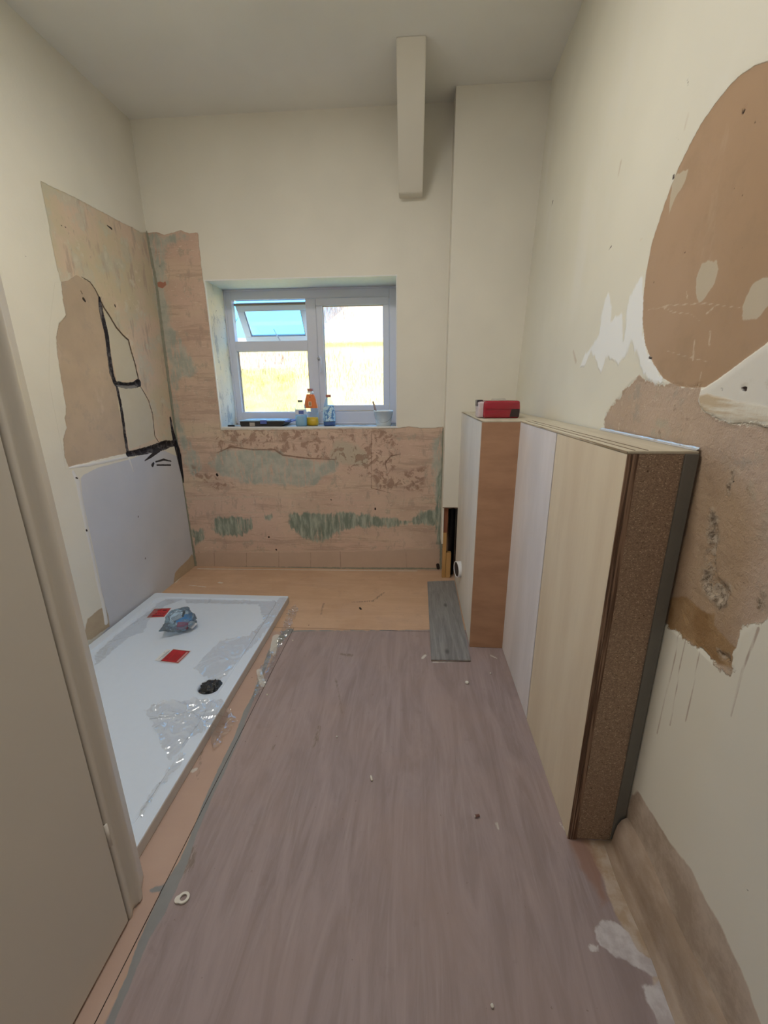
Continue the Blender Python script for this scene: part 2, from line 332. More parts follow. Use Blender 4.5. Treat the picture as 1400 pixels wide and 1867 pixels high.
cb = M.mix(M.math('MULTIPLY', M.mask('joint', .002, 40, .002), .6), cb, (.28, .20, .15))
cb = M.mix(M.mask('redspot', .003, 40, .002), cb, (.42, .19, .13))
c = M.mix(bare, c, cb)
c = M.mix(M.mask('tape', .007, 30, .003), c, M.mix(M.noise(30, 3), (.20, .215, .175), (.36, .34, .26)))
c = M.mix(M.mask('corner_black', .006, 40, .003), c, (.025, .022, .025))
c = M.mix(M.mask('hole', .0015, 60, .0015), c, (.03, .02, .018))
h = M.math('ADD', M.math('MULTIPLY', bare, -.4), M.math('MULTIPLY', M.noise(14, 8, .7), .3)); h = M.math('SUBTRACT', h, M.math('MULTIPLY', rg, .3)); h = M.math('SUBTRACT', h, M.math('MULTIPLY', rs, .5))
m_back = M.fin(c, M.bump(h, .6, .008))
x0 = XLf(YB)
def pos_back(P, A):
    y = YB+.0025*(A['bare'] < 0)+.012*np.clip(-A['corner_black']/.004, 0, 1)
    y = np.where((P[:, 0] < x0+.002) | (P[:, 0] > .29), YB, y)
    return np.stack([P[:, 0], y, P[:, 1]], 1)
grid('wall_back', span(x0-.01, .0055, WX0, .0055, WX1, .0055, .30, .05, .76), span(0, .0055, WZ0, .006, WZ1, .02, 2.45, .06, H), pos_back, lay_back,
     keep=lambda a, b: ~((a > WX0) & (a < WX1) & (b > WZ0) & (b < WZ1)), mat=m_back, flip=False, kind='structure')
wb = bpy.data.objects['wall_back']
# reveals, sill and beads of the window opening
M = Mat('flaking_reveal', .8, .2)
c = M.mix(M.ramp(M.noise(6, 6, .7), .35, .65), (.72, .70, .64), (.80, .75, .64)); c = M.mix(M.ramp(M.noise(14, 5, .7, (1, 1, .5)), .54, .62), c, (.50, .50, .49)); c = M.mix(M.ramp(M.noise(35, 4, .7), .66, .70), c, (.12, .10, .09))
m_rev = M.fin(c, M.bump(M.noise(25, 6, .7), .5, .006))
m_sof = plain('soffit_paint', (.78, .80, .80), .6, .3)
M = Mat('dusty_sill', .75, .25)
c = M.mix(M.ramp(M.noise(7, 6, .7), .4, .6), (.62, .62, .62), (.40, .38, .36)); c = M.mix(M.ramp(M.noise(18, 5, .7), .6, .67), c, (.15, .14, .13))
m_sill = M.fin(c, M.bump(M.noise(30, 5), .4, .005))
bx('window_reveal', (WX0-.05, YB+.004, WZ0), (WX0, YW+.02, WZ1), m_rev, wb)
bx('window_reveal', (WX1, YB+.004, WZ0), (WX1+.05, YW+.02, WZ1), m_sof, wb)
bx('window_soffit', (WX0-.05, YB+.004, WZ1), (WX1+.05, YW+.02, WZ1+.05), m_sof, wb)
bx('window_sill', (WX0-.05, YB+.004, WZ0-.05), (WX1+.05, YW+.02, WZ0), m_sill, wb)
m_bead = plain('white_corner_bead', (.82, .82, .80), .5, .4)
bx('corner_bead', (WX0-.004, YB-.004, WZ0-.006), (WX1+.008, YB+.01, WZ0+.004), m_bead, wb, .001)
bx('corner_bead', (WX0-.004, YB-.003, WZ1-.004), (WX1+.006, YB+.01, WZ1+.004), m_bead, wb, .001)
bx('corner_bead', (WX0-.005, YB-.004, WZ0), (WX0+.002, YB+.01, WZ1), m_bead, wb, .001)
bx('corner_bead', (WX1-.002, YB-.003, WZ0), (WX1+.005, YB+.01, WZ1), m_bead, wb, .001)

# ------------------------------------------------------------------ right wall
R = onR
lay_right = dict(
 oval=[poly(R, (1400, 112), (1375, 120), (1345, 140), (1310, 180), (1280, 222), (1255, 268), (1230, 320), (1212, 370), (1198, 412), (1186, 450), (1177, 500), (1172, 545), (1171, 590), (1176, 630), (1190, 662), (1208, 690), (1232, 704), (1262, 708), (1285, 706), (1310, 690), (1340, 668), (1370, 645), (1392, 630), (1420, 605), (1450, 540), (1462, 440), (1455, 320), (1440, 220), (1422, 150))],
 fill=[poly(R, (1268, 505), (1279, 479), (1305, 475), (1309, 490), (1300, 520), (1282, 546), (1274, 552), (1267, 535)), poly(R, (1352, 560), (1370, 520), (1392, 503), (1410, 510), (1410, 545), (1378, 582), (1352, 584)), poly(R, (1228, 318), (1254, 308), (1246, 335), (1228, 365), (1217, 396), (1222, 350))],
 low=[poly(R, (1095, 800), (1105, 752), (1120, 735), (1142, 706), (1150, 698), (1162, 690), (1175, 692), (1195, 700), (1225, 700), (1262, 706), (1276, 700), (1278, 745), (1305, 765), (1345, 772), (1400, 776), (1430, 780), (1440, 900), (1440, 1080), (1400, 1125), (1370, 1140), (1352, 1150), (1346, 1165), (1335, 1190), (1334, 1222), (1328, 1228), (1305, 1212), (1270, 1180), (1235, 1155), (1218, 1142), (1180, 1110), (1120, 1000))],
 warm=[poly(R, (1270, 830), (1300, 845), (1360, 900), (1380, 1000), (1350, 1100), (1345, 1160), (1334, 1230), (1270, 1185), (1200, 1135), (1200, 950))],
 ochre=[poly(R, (1218, 1090), (1250, 1085), (1275, 1110), (1300, 1120), (1300, 1140), (1325, 1165), (1340, 1180), (1334, 1225), (1300, 1205), (1260, 1175), (1215, 1145))],
 pit=[line(R, (1294, 945, 20), (1298, 970, 26), (1294, 1010, 24), (1296, 1040, 24), (1290, 1062, 46), (1310, 1080, 44)), line(R, (1332, 865, 3), (1326, 895, 5)), line(R, (1388, 1075, 4), (1384, 1105, 6)), line(R, (1308, 1190, 10), (1322, 1200, 22), (1328, 1222, 8)), line(R, (1360, 905, 6), (1365, 925, 6))],
 lobe=[poly(R, (1271, 728), (1277, 712), (1290, 705), (1308, 694), (1340, 670), (1392, 632), (1450, 610), (1460, 780), (1400, 780), (1372, 772), (1345, 771), (1330, 773), (1308, 762), (1285, 752), (1276, 742))],
 band=[poly(R, (1276, 742), (1275, 722), (1290, 718), (1305, 722), (1345, 730), (1400, 740), (1450, 745), (1450, 790), (1400, 780), (1345, 771), (1330, 773), (1308, 762), (1285, 752))],
 fresh=[poly(R, (1058, 668), (1065, 650), (1078, 632), (1092, 610), (1096, 575), (1102, 545), (1110, 534), (1115, 560), (1112, 590), (1122, 580), (1134, 575), (1136, 620), (1140, 600), (1142, 570), (1150, 540), (1160, 515), (1170, 505), (1173, 560), (1172, 600), (1178, 640), (1192, 666), (1210, 696), (1197, 700), (1180, 692), (1168, 670), (1160, 640), (1150, 620), (1140, 650), (1128, 665), (1108, 650), (1095, 680), (1088, 660), (1078, 640), (1068, 665))],
 base=[poly(R, (1130, 1560), (1135, 1500), (1150, 1450), (1163, 1440), (1176, 1462), (1200, 1500), (1235, 1555), (1262, 1590), (1290, 1650), (1312, 1680), (1340, 1745), (1365, 1800), (1385, 1862), (1420, 1950), (1500, 2150), (1300, 2150))],
 drip=[line(R, (1237, 1157, 2), (1230, 1200, 2.4), (1215, 1262, 2.2), (1198, 1338, 3)), line(R, (1250, 1164, 2), (1240, 1210, 2.2), (1232, 1265, 2), (1221, 1322, 2.6)), line(R, (1275, 1188, 2), (1266, 1240, 2), (1250, 1316, 2.6)), line(R, (1383, 1145, 5), (1370, 1180, 4), (1354, 1220, 3.4), (1345, 1255, 3.4), (1332, 1305, 3))],
 scr=[line(R, (1180, 566, 1.6), (1215, 557, 2), (1280, 553, 2), (1350, 561, 1.5)), line(R, (1205, 560, 1.5), (1225, 569, 2), (1257, 572, 2), (1275, 585, 1.4)), line(R, (1250, 530, 2), (1252, 545, 3)), line(R, (1286, 572, 3), (1298, 563, 3)), line(R, (1215, 640, 1.6), (1250, 650, 1.4), (1290, 660, 1.4)), line(R, (1167, 438, 3), (1172, 434, 3)), line(R, (1277, 680, 3), (1272, 700, 2), (1268, 712, 2)), line(R, (1293, 605, 5), (1292, 630, 4)), line(R, (1265, 620, 4), (1262, 655, 5))],
 hole=[line(R, (1352, 202, 8), (1353, 207, 6)), line(R, (1372, 220, 3), (1373, 224, 3)), line(R, (1381, 220, 3), (1384, 226, 3)), line(R, (1227, 321, 6), (1226, 326, 5)), line(R, (1007, 368, 5), (1005, 375, 4)), line(R, (1351, 357, 5), (1352, 358, 4)), line(R, (1336, 345, 3), (1337, 346, 3)), line(R, (1351, 452, 3), (1350, 455, 3)), line(R, (1245, 460, 3), (1246, 461, 3)), line(R, (1114, 448, 3), (1110, 455, 3)), line(R, (1183, 652, 5), (1187, 655, 4)), line(R, (1190, 515, 3), (1190, 516, 3)), line(R, (1355, 708, 8), (1361, 710, 8)), line(R, (1317, 709, 4), (1319, 710, 4)), line(R, (1332, 876, 3), (1333, 878, 3)), line(R, (1352, 1063, 4), (1354, 1064, 4)), line(R, (1358, 1102, 4), (1360, 1103, 3)), line(R, (1234, 251, 2), (1233, 250, 2)), line(R, (1235, 252, 2), (1236, 255, 2)), line(R, (1252, 145, 3), (1254, 158, 3)), line(R, (1360, 1622, 3), (1362, 1624, 3))],
 stain=[line(R, (1132, 295, 6), (1127, 320, 3)), line(R, (1254, 210, 4), (1248, 235, 3)), line(R, (1045, 640, 4), (1050, 660, 6))],
)
M = Mat('right_wall_plaster', .72, .25)
c = base_paint(M, (.80, .77, .66), .045)
c = M.mix(M.math('MULTIPLY', M.ramp(M.noise(2.6, 4, .6, (1, 1, .4)), .52, .7), .35), c, (.85, .83, .78))
oval = M.mask('oval', .0025, 20, .0015); co = M.mix(M.ramp(M.noise(1.6, 3), .3, .7), (.43, .285, .175), (.48, .33, .22)); co = M.mix(M.math('MULTIPLY', M.ramp(M.noise(9, 5, .6, (1, 1, .3)), .6, .75), .35), co, (.62, .50, .37))
co = M.mix(M.math('MULTIPLY', M.ramp(M.noise(7, 6, .7), .5, .7), .35), co, (.36, .25, .16)); co = M.mix(M.math('MULTIPLY', M.mask('fill', .010, 26, .002), .8), co, M.mix(M.noise(9, 4), (.54, .48, .36), (.62, .55, .43)))
low = M.mask('low', .030, 22, .003); rough = M.noise(24, 7, .72)
cl = M.mix(M.ramp(M.noise(3, 5, .6), .3, .7), (.53, .40, .30), (.60, .46, .36)); cl = M.mix(M.ramp(M.noise(7, 5, .65), .58, .7), cl, (.50, .44, .34)); cl = M.mix(M.math('MULTIPLY', M.ramp(M.noise(4.5, 5, .7), .55, .66), .6), cl, (.38, .35, .29)); cl = M.mix(M.ramp(rough, .60, .7), cl, (.36, .26, .19)); cl = M.mix(M.math('MULTIPLY', M.ramp(M.noise(50, 5, .7), .60, .68), .6), cl, (.74, .62, .49))
cl = M.mix(M.mask('warm', .04, 6, .05), cl, M.mix(M.ramp(M.noise(4, 5), .35, .65), (.43, .30, .20), (.50, .36, .24)))
cl = M.mix(M.mask('ochre', .015, 12, .004), cl, M.mix(M.ramp(M.noise(9, 4), .4, .6), (.34, .20, .09), (.42, .27, .14)))
c = M.mix(low, c, cl)
lobe = M.mask('lobe', .005, 18, .002); c = M.mix(lobe, c, M.mix(M.ramp(M.noise(16, 5), .6, .7), (.76, .73, .66), (.66, .62, .54)))
band = M.mask('band', .008, 14, .004, (1, .4, 2)); c = M.mix(band, c, M.mix(M.ramp(M.noise(12, 6, .6, (1, .35, 3)), .42, .6), (.60, .48, .33), (.78, .74, .64)))
fr = M.mask('fresh', .026, 22, .006, (1, 1.6, .35)); c = M.mix(fr, c, (.90, .91, .90))
c = M.mix(oval, c, co)
bs = M.mask('base', .012, 14, .004); c = M.mix(bs, c, M.mix(M.ramp(M.noise(10, 6, .7), .35, .65), (.42, .33, .25), (.60, .50, .40)))
c = M.mix(M.math('MULTIPLY', M.mask('stain', .004, 20, .006), .5), c, (.50, .37, .26))
c = M.mix(M.math('MULTIPLY', M.mask(M.math('SUBTRACT', M.attr('drip'), .0006), .0008, 50, .0016), .7), c, (.38, .27, .20))
c = M.mix(M.math('MULTIPLY', M.mask(M.math('SUBTRACT', M.attr('scr'), .0004), .003, 60, .0014), .45), c, (.74, .64, .50))
pit = M.math('MULTIPLY', M.mask('pit', .035, 24, .010), M.ramp(M.noise(30, 6, .7), .38, .52)); pn = M.ramp(M.noise(70, 6, .75), .36, .56)
c = M.mix(pit, c, M.mix(pn, (.17, .12, .08), (.56, .46, .35)))
c = M.mix(M.mask('hole', .0015, 60, .0012), c, (.045, .025, .018))
h = M.math('MULTIPLY', M.noise(9, 8, .65), .12); h = M.math('ADD', h, M.math('MULTIPLY', M.math('MULTIPLY', rough, low), 1.8)); h = M.math('SUBTRACT', h, M.math('MULTIPLY', low, .5)); h = M.math('SUBTRACT', h, M.math('MULTIPLY', oval, .25))
h = M.math('ADD', h, M.math('MULTIPLY', fr, .3)); h = M.math('ADD', h, M.math('MULTIPLY', M.math('MULTIPLY', pit, pn), .8)); h = M.math('ADD', h, M.math('MULTIPLY', M.math('ADD', lobe, M.math('MULTIPLY', rough, band)), .3))
m_right = M.fin(c, M.bump(h, .6, .010))
def pos_right(P, A):
    y, z = P[:, 0], P[:, 1]
    x = .7001+.0192*(y-2)+np.maximum(0, (y-1.04)/1.93)*(-.030+.036*np.maximum(0, z-1.28))
    x = x+.003*(A['low'] < 0)*(A['lobe'] > 0)+.0015*(A['oval'] < 0)+.008*np.clip(-A['pit']/.01, 0, 1)-.002*np.clip(-A['lobe']/.01, 0, 1)*(A['oval'] > 0)+.006*np.clip(-A['hole']/.003, 0, 1)
    return np.stack([x, y, z], 1)
grid('wall_right', span(-2.2, .2, .2, .006, 2.1, .010, 3.11), span(0, .006, 1.7, .008, 2.9, .02, H), pos_right, lay_right, mat=m_right, flip=True, kind='structure')

# ------------------------------------------------------------------ floor: plywood sheets on a dark subfloor
F = onF
seamY = F(650, 1148)[1]
sm = [F(*p) for p in ((520, 1150), (470, 1255), (405, 1405), (320, 1590), (300, 1640), (200, 1867))]
seamX = (np.interp, [p[1] for p in sm][::-1], [p[0] for p in sm][::-1])
sx = float(np.mean([p[0] for p in sm]))
lay_floor = dict(
 grey=[line(F, (528, 1150, 14), (505, 1170, 16), (490, 1195, 9), (478, 1228, 6), (466, 1262, 6), (448, 1300, 9), (432, 1345, 11), (405, 1402, 14), (380, 1455, 12), (352, 1525, 10), (333, 1575, 18), (312, 1615, 26), (288, 1665, 26), (262, 1715, 18), (235, 1785, 16), (200, 1867, 18), (150, 1990, 20)), line(F, (312, 1618, 6), (278, 1622, 12)), line(F, (515, 1152, 5), (560, 1150, 4), (650, 1150, 2.5), (785, 1149, 2))],
 near=[poly(F, (520, 1151), (800, 1149), (1100, 1149), (1700, 1900), (1400, 4000), (-400, 4000), (190, 1867), (300, 1640), (320, 1590), (405, 1405), (470, 1258))],
 splash=[poly(F, (1083, 1695), (1095, 1680), (1112, 1677), (1130, 1688), (1148, 1700), (1160, 1728), (1185, 1748), (1200, 1772), (1193, 1785), (1170, 1768), (1140, 1752), (1112, 1736), (1093, 1722)), line(F, (1079, 1729, 12), (1086, 1730, 8)), poly(F, (1172, 1800), (1200, 1785), (1225, 1800), (1258, 1867), (1300, 1980), (1240, 1980), (1200, 1867), (1178, 1820))],
 edge=[poly(F, (1060, 1531), (1118, 1531), (1133, 1580), (1180, 1680), (1225, 1790), (1262, 1867), (1320, 2000), (1230, 2000), (1190, 1780), (1150, 1720), (1118, 1660), (1098, 1600), (1078, 1560))],
 redd=[poly(F, (1034, 1528), (1072, 1530), (1095, 1590), (1108, 1640), (1098, 1650), (1070, 1600), (1048, 1560))],
 strip=[poly(F, (520, 1151), (470, 1258), (405, 1405), (320, 1590), (300, 1640), (190, 1867), (-400, 4000), (-3000, 4000), (-200, 1151))],
 scuff=[line(F, (582, 1325, 5), (576, 1352, 8), (570, 1362, 4)), line(F, (500, 1358, 4), (497, 1368, 3)), line(F, (612, 1237, 3), (624, 1300, 2)), line(F, (355, 1545, 10), (345, 1580, 14), (335, 1600, 8)), line(F, (640, 1195, 8), (620, 1192, 5)), line(F, (375, 1320, 8), (360, 1420, 3)), line(F, (700, 1080, 3), (680, 1096, 5), (640, 1098, 2)), line(F, (585, 1120, 3), (590, 1100, 3))],
 wht=[line(F, (503, 1160, 12), (498, 1185, 12), (500, 1196, 4)), line(F, (472, 1222, 9), (478, 1245, 11), (480, 1250, 8)), line(F, (345, 1067, 2), (375, 1070, 3)), line(F, (400, 1062, 6), (405, 1063, 4)), line(F, (350, 1406, 8), (358, 1402, 6)), line(F, (895, 1195, 4), (905, 1200, 3)), line(F, (850, 1205, 3), (790, 1207, 4)), line(F, (770, 1200, 5), (775, 1195, 5)), line(F, (340, 1040, 2), (320, 1062, 3)), line(F, (360, 1037, 3), (760, 1041, 3)), line(F, (1020, 1500, 3), (1030, 1512, 5)), line(F, (905, 1500, 4), (908, 1512, 3))],
 hole=[line(F, (656, 1108, 4), (658, 1111, 4)), line(F, (447, 1352, 2), (448, 1353, 2)), line(F, (413, 1359, 3), (414, 1359, 3)), line(F, (458, 1235, 3), (459, 1235, 3)), line(F, (562, 1140, 3), (563, 1140, 3)), line(F, (713, 1361, 3), (714, 1361, 3))],
)
M = Mat('worn_plywood_floor', .62, .3)
near = M.mask('near', .003, 30, .004)
gn = M.noise(3.2, 7, .66, (4, .6, 1), 1.2); gn2 = M.noise(9, 5, .6, (9, .35, 1), .4); bl_ = M.noise(1.8, 4, .6); gx = M.noise(3, 6, .62, (.6, 3.5, 1), .8)
cn = M.mix(M.ramp(gn, .3, .7), (.28, .215, .205), (.375, .295, .285)); cn = M.mix(M.math('MULTIPLY', M.math('MULTIPLY', M.ramp(gn2, .45, .75), M.ramp(M.noise(2.5, 3), .35, .6)), .35), cn, (.475, .40, .385))
cn = M.mix(M.math('MULTIPLY', M.ramp(bl_, .4, .65), .4), cn, (.39, .285, .25)); cn = M.mix(M.math('MULTIPLY', M.ramp(M.noise(10, 5, .6), .62, .72), .3), cn, (.24, .18, .17))
cn = M.mix(M.math('MULTIPLY', M.ramp(M.noise(60, 3, .6), .70, .76), .7), cn, (.20, .14, .12))
cf = M.mix(M.ramp(gx, .3, .7), (.56, .365, .24), (.63, .425, .285)); cf = M.mix(M.math('MULTIPLY', M.ramp(M.noise(4, 5, .6), .5, .65), .4), cf, (.54, .37, .27)); cf = M.mix(M.math('MULTIPLY', M.ramp(M.noise(25, 5, .7), .64, .70), .5), cf, (.62, .48, .36))
cf = M.mix(M.math('MULTIPLY', M.ramp(M.noise(2.2, 6, .7), .42, .62), .45), cf, (.50, .315, .20)); cf = M.mix(M.math('MULTIPLY', M.ramp(M.noise(9, 7, .72), .56, .66), .4), cf, (.46, .31, .22)); cf = M.mix(M.math('MULTIPLY', M.mask('strip', .02, 5, .02), .75), cf, M.mix(M.noise(6, 5), (.42, .29, .24), (.50, .36, .30)))
c = M.mix(near, cf, cn)
c = M.mix(M.mask('edge', .012, 16, .004), c, M.mix(M.ramp(M.noise(14, 5), .4, .6), (.42, .31, .21), (.52, .43, .35)))
c = M.mix(M.math('MULTIPLY', M.mask('redd', .022, 14, .012), .75), c, (.30, .165, .115))
c = M.mix(M.mask('splash', .014, 24, .003), c, M.mix(M.ramp(M.noise(20, 5), .4, .62), (.47, .42, .41), (.60, .56, .55)))
c = M.mix(M.math('MULTIPLY', M.math('MULTIPLY', M.mask('scuff', .008, 30, .004), M.ramp(M.noise(40, 4, .7, (3, .6, 1)), .4, .55)), .75), c, (.20, .155, .12))
gy = M.mask('grey', .006, 22, .002); c = M.mix(gy, c, M.mix(M.noise(20, 3), (.225, .225, .22), (.29, .285, .275)))
c = M.mix(M.math('MULTIPLY', M.mask('wht', .006, 30, .003), .8), c, (.68, .65, .58))
c = M.mix(M.mask('hole', .001, 60, .001), c, (.02, .015, .012))
m_floor = M.fin(c, M.bump(M.math('ADD', M.math('MULTIPLY', gn2, .12), M.math('MULTIPLY', gy, -.2)), .25, .004), M.ramp(bl_, .3, .7, .55, .72))
m_dark = plain('subfloor_and_shade', (.06, .05, .04), .9, .1)  # also paints the shade behind the panel gap and in the pier hole
bx('floor', (-1.9, -2.3, -.08), (.85, 3.2, -.006), m_dark, kind='structure')
fl = bpy.data.objects['floor']
gp = .0012
def pos_floor(P, A): return np.stack([P[:, 0], P[:, 1], np.zeros(len(P))+.0012*(A['grey'] < 0)], 1)
def sheet(us, vs):
    o = grid('plywood_sheet', us, vs, pos_floor, lay_floor, mat=m_floor, parent=fl)
    return o
xw = lambda y: XRf(y, 0)
sheet(span(-1.83, .009, .76), span(seamY+gp, .009, YB+.02))
sheet(span(-1.83, .012, sx-gp), span(-2.2, .2, .45, .012, seamY-gp))
sheet(span(sx+gp, .007, .76), span(-2.2, .2, .45, .007, 1.6, .010, seamY-gp))

# ------------------------------------------------------------------ ceiling, front wall, hall behind the camera
M = Mat('ceiling_paint', .8, .2); m_ceil = M.fin(base_paint(M, (.83, .82, .77), .04), M.bump(M.noise(6, 5), .15, .006))
M = Mat('wall_paint', .75, .25); m_paint = M.fin(base_paint(M), M.bump(M.noise(9, 7, .65), .15, .006))
bx('ceiling', (-1.9, -2.3, H), (.9, 3.5, H+.1), m_ceil, kind='structure')
bx('wall_front', (-1.95, .775, 0), (-.83, .845, H), m_paint, kind='structure')
bx('wall_hall', (-.96, -2.3, 0), (-.86, .775, H), m_paint, kind='structure')
bx('wall_hall_end', (-.96, -2.35, 0), (.85, -2.25, H), m_paint, kind='structure')
# outer shells so that no daylight leaks in
bx('wall_outer_left', (-2.1, .7, -.05), (-1.87, 3.5, H+.1), m_paint, kind='structure')
bx('wall_outer_right', (.79, -2.35, -.05), (.98, 3.5, H+.1), m_paint, kind='structure')
ob = B()
ob.box((-2.1, YB+.03, -.05), (WX0-.05, 3.5, H+.1)); ob.box((WX1+.05, YB+.03, -.05), (.98, 3.5, H+.1)); ob.box((WX0-.05, YB+.03, -.05), (WX1+.05, 3.5, WZ0-.05)); ob.box((WX0-.05, YB+.03, WZ1+.05), (WX1+.05, 3.5, H+.1))
ob.obj('wall_outer_back', plain('outer_render', (.6, .5, .4), .9, .1), kind='structure')

# ------------------------------------------------------------------ pier (boxed casing) right of the window, with the open hole at its foot
pier = thing('wall_pier', None, None, kind='structure')
bx('casing_front', (XP, YP, ZHOLE), (.775, YP+.013, H), m_paint, pier, .0015)
bx('casing_side', (XP, YP+.013, .28), (XP+.012, YB, H), m_paint, pier, .0015)
m_ragged = plain('torn_board_edge', (.20, .14, .10), .9, .1, bump=.5)
rg = B(); random.seed(3)
for k in range(9):
    x = XP+k*.0125; rg.box((x, YP-.001, ZHOLE-.004-random.random()*.006), (x+.0125, YP+.012, ZHOLE), .0008)
rg.obj('torn_edge', m_ragged, pier, kind='stuff')
def wood(name, a, b, sc, rough=.6, amt=1, knots=False, spec=.3):
    M = Mat(name, rough, spec); n1 = M.noise(5, 6, .6, sc); n2 = M.noise(18, 5, .6, sc)
    c = M.mix(M.ramp(n1, .3, .7), a, b); c = M.mix(M.math('MULTIPLY', M.ramp(n2, .5, .8), .13*amt), c, tuple(x*.7 for x in a))
    if knots: c = M.mix(M.math('MULTIPLY', M.ramp(M.voro(2.2), .0, .05, 1, 0), .7), c, tuple(x*.45 for x in a))
    return M.fin(c, M.bump(n2, .06, .001))
m_tim = wood('pine_stud', (.46, .25, .08), (.56, .33, .13), (4, 4, .5)); m_tim2 = wood('dark_stud', (.24, .085, .045), (.32, .13, .07), (4, 4, .5))
m_blk = plain('black_plastic_and_shade', (.012, .011, .013), .45, .4)
def up_to(u, v, y): return onY(u, v, y)
zA = onY(810, 972, 2.985).z; zB = onY(822, 1008, 2.99).z
t = thing('timber_stud', 'pale pine stud standing in the open foot of the boxed corner, leftmost and taller', 'timber', (.245, 3.0, 0))
bx('post', (XP+.0125, 2.984, 0), (.262, 3.03, zA), m_tim, t, .002)
t = thing('timber_stud', 'short pale pine stud beside the white waste pipe in the open corner', 'timber', (.285, 3.0, 0))
bx('post', (.2635, 2.984, 0), (.300, 3.03, zB), m_tim, t, .002)
t = thing('timber_stud', 'dark reddish stud above the taller pale stud in the open corner', 'timber', (.25, 3.0, zA))
bx('post', (XP+.0125, 2.998, zA+.0005), (.268, 3.04, ZHOLE+.06), m_tim2, t, .002)
o = B().lathe([(0, 0), (.024, 0), (.024, 1.2), (0, 1.2)], 20, (.305, 3.065, 0)).obj('black_pipe', m_blk, None, True)
o['label'] = 'black vertical pipe in the dark gap behind the pine studs'; o['category'] = 'pipe'
bx('void_shade', (.34, 3.0, 0), (.70, 3.09, ZHOLE+.2), m_dark, pier)  # dark block standing in for the shade inside the open foot

# sloping boxed brace up at the ceiling
br = B().prism([(0, YB+.02, 2.575), (0, 3.035, 2.575), (0, 2.60, H), (0, YB+.02, H)], (.148, 0, 0), .004)
p1 = onY(733, 353, YB); br.bm.transform(Matrix.Translation((onY(727, 345, 3.035).x, 0, 0)))
for v_ in br.bm.verts:
    if v_.co.z > 2.9 : v_.co.x += .0
br.obj('trim_1', m_paint, None, kind='structure')

# ------------------------------------------------------------------ fillet of mortar along the foot of the right wall
M = Mat('mortar_fillet', .85, .15); n1 = M.noise(9, 6, .65, (1, .4, 1))
c = M.mix(M.ramp(n1, .35, .65), (.34, .25, .18), (.47, .37, .29)); c = M.mix(M.math('MULTIPLY', M.ramp(M.noise(4, 4, .6, (1, .3, 1)), .5, .6), .5), c, (.33, .20, .125))
m_fil = M.fin(c, M.bump(M.noise(25, 6, .7), .5, .006))
fb = bmesh.new(); rows = []
for i in range(150):
    y = -.4+i*(YN-.01+.4)/149; xr = XRf(y, 0); w = 1+.12*mn.noise(Vector((0, y*6, 0)))
    prof = [(-.058, .0), (-.055, .006), (-.042, .004), (-.036, .018), (-.033, .05), (-.028, .085), (-.018, .108), (-.006, .118), (.01, .120)]
    rows.append([fb.verts.new((xr+a*w, y, b*w)) for a, b in prof])
for a, b in zip(rows, rows[1:]):
    for k in range(len(a)-1): fb.faces.new((a[k], b[k], b[k+1], a[k+1]))
me = bpy.data.meshes.new('trim_2'); fb.to_mesh(me); fb.free(); link('trim_2', me, m_fil, None, True, kind='structure')

# ------------------------------------------------------------------ plywood boxing along the right wall
m_ply1 = wood('whitish_plywood', (.72, .68, .67), (.82, .775, .77), (1.3, 1.3, .3), .6)
m_ply2 = wood('beige_plywood', (.70, .58, .42), (.78, .67, .50), (1.6, 1.6, .22), .6, .7)
m_ply3 = wood('reddish_shaded_plywood', (.39, .215, .125), (.47, .27, .16), (1, 1, 3.5), .6, .6)  # same ply, redder, with the pillar front's shade darkened into the colour
m_top = wood('plywood_top', (.56, .50, .38), (.66, .60, .47), (6, .5, 1), .5, 1.6, True)
M = Mat('layered_plywood_edge', .8, .2); n1 = M.noise(40, 3, .5, (5, 5, .12)); c = M.mix(M.ramp(n1, .4, .6), (.13, .075, .05), (.34, .22, .15)); m_edge = M.fin(c, M.bump(n1, .4, .003))
M = Mat('layered_plywood_edge_pale', .8, .2); n1 = M.noise(40, 3, .5, (5, .12, 5)); c = M.mix(M.ramp(n1, .4, .6), (.30, .23, .15), (.58, .50, .38)); m_edge2 = M.fin(c, M.bump(n1, .4, .003))
M = Mat('chipboard', .85, .15); vn = M.voro(330, (1, 1, 1.4), 'Color'); sp = M.n.new('ShaderNodeSeparateColor'); M.l.new(vn, sp.inputs[0])
c = M.mix(M.ramp(sp.outputs[0], .2, .9), (.30, .21, .15), (.42, .295, .205)); c = M.mix(M.ramp(sp.outputs[1], .90, .97), c, (.62, .48, .33)); c = M.mix(M.ramp(M.noise(120, 4, .7), .60, .7), c, (.14, .09, .06))
m_chip = M.fin(c, M.bump(M.noise(160, 4), .3, .002))
m_rough_grey = plain('rough_grey', (.20, .19, .165), .85, .2, bump=.4)
bxg = thing('plywood_boxing', 'waist high plywood boxing along the right wall with a chipboard end', 'boxing', ((XB+.6)/2, 1.5, 0))
T = .018; TT = .007
xr = lambda y: XRf(y, 0)-.004
zt = HB-TT
def panel(name, x0_, x1_, y0_, y1_, m): return bx(name, (x0_, y0_, .0015), (x1_, y1_, zt), m, bxg, .0012)
panel('side_panel', XB, XB+T, YN+.0, YS-.004, m_ply2)['label'] = 'beige near side panel of the boxing'
panel('side_panel', XB, XB+T, YS+.004, YF, m_ply1)['label'] = 'whitish far side panel of the boxing'
bx('gap_shade', (XB+T, YS-.02, .0015), (XB+T+.02, YS+.02, zt-.002), m_dark, bxg)  # dark backing painted in as the shadow of the panel gap
panel('pillar_front', XQ, XB+T, YF, YF+T, m_ply3)
panel('pillar_side', XQ, XQ+T, YF+T, YP-.002, wood('pale_plywood_side', (.72, .68, .61), (.80, .76, .69), (1, 1, .35)))
e = YN-.0015
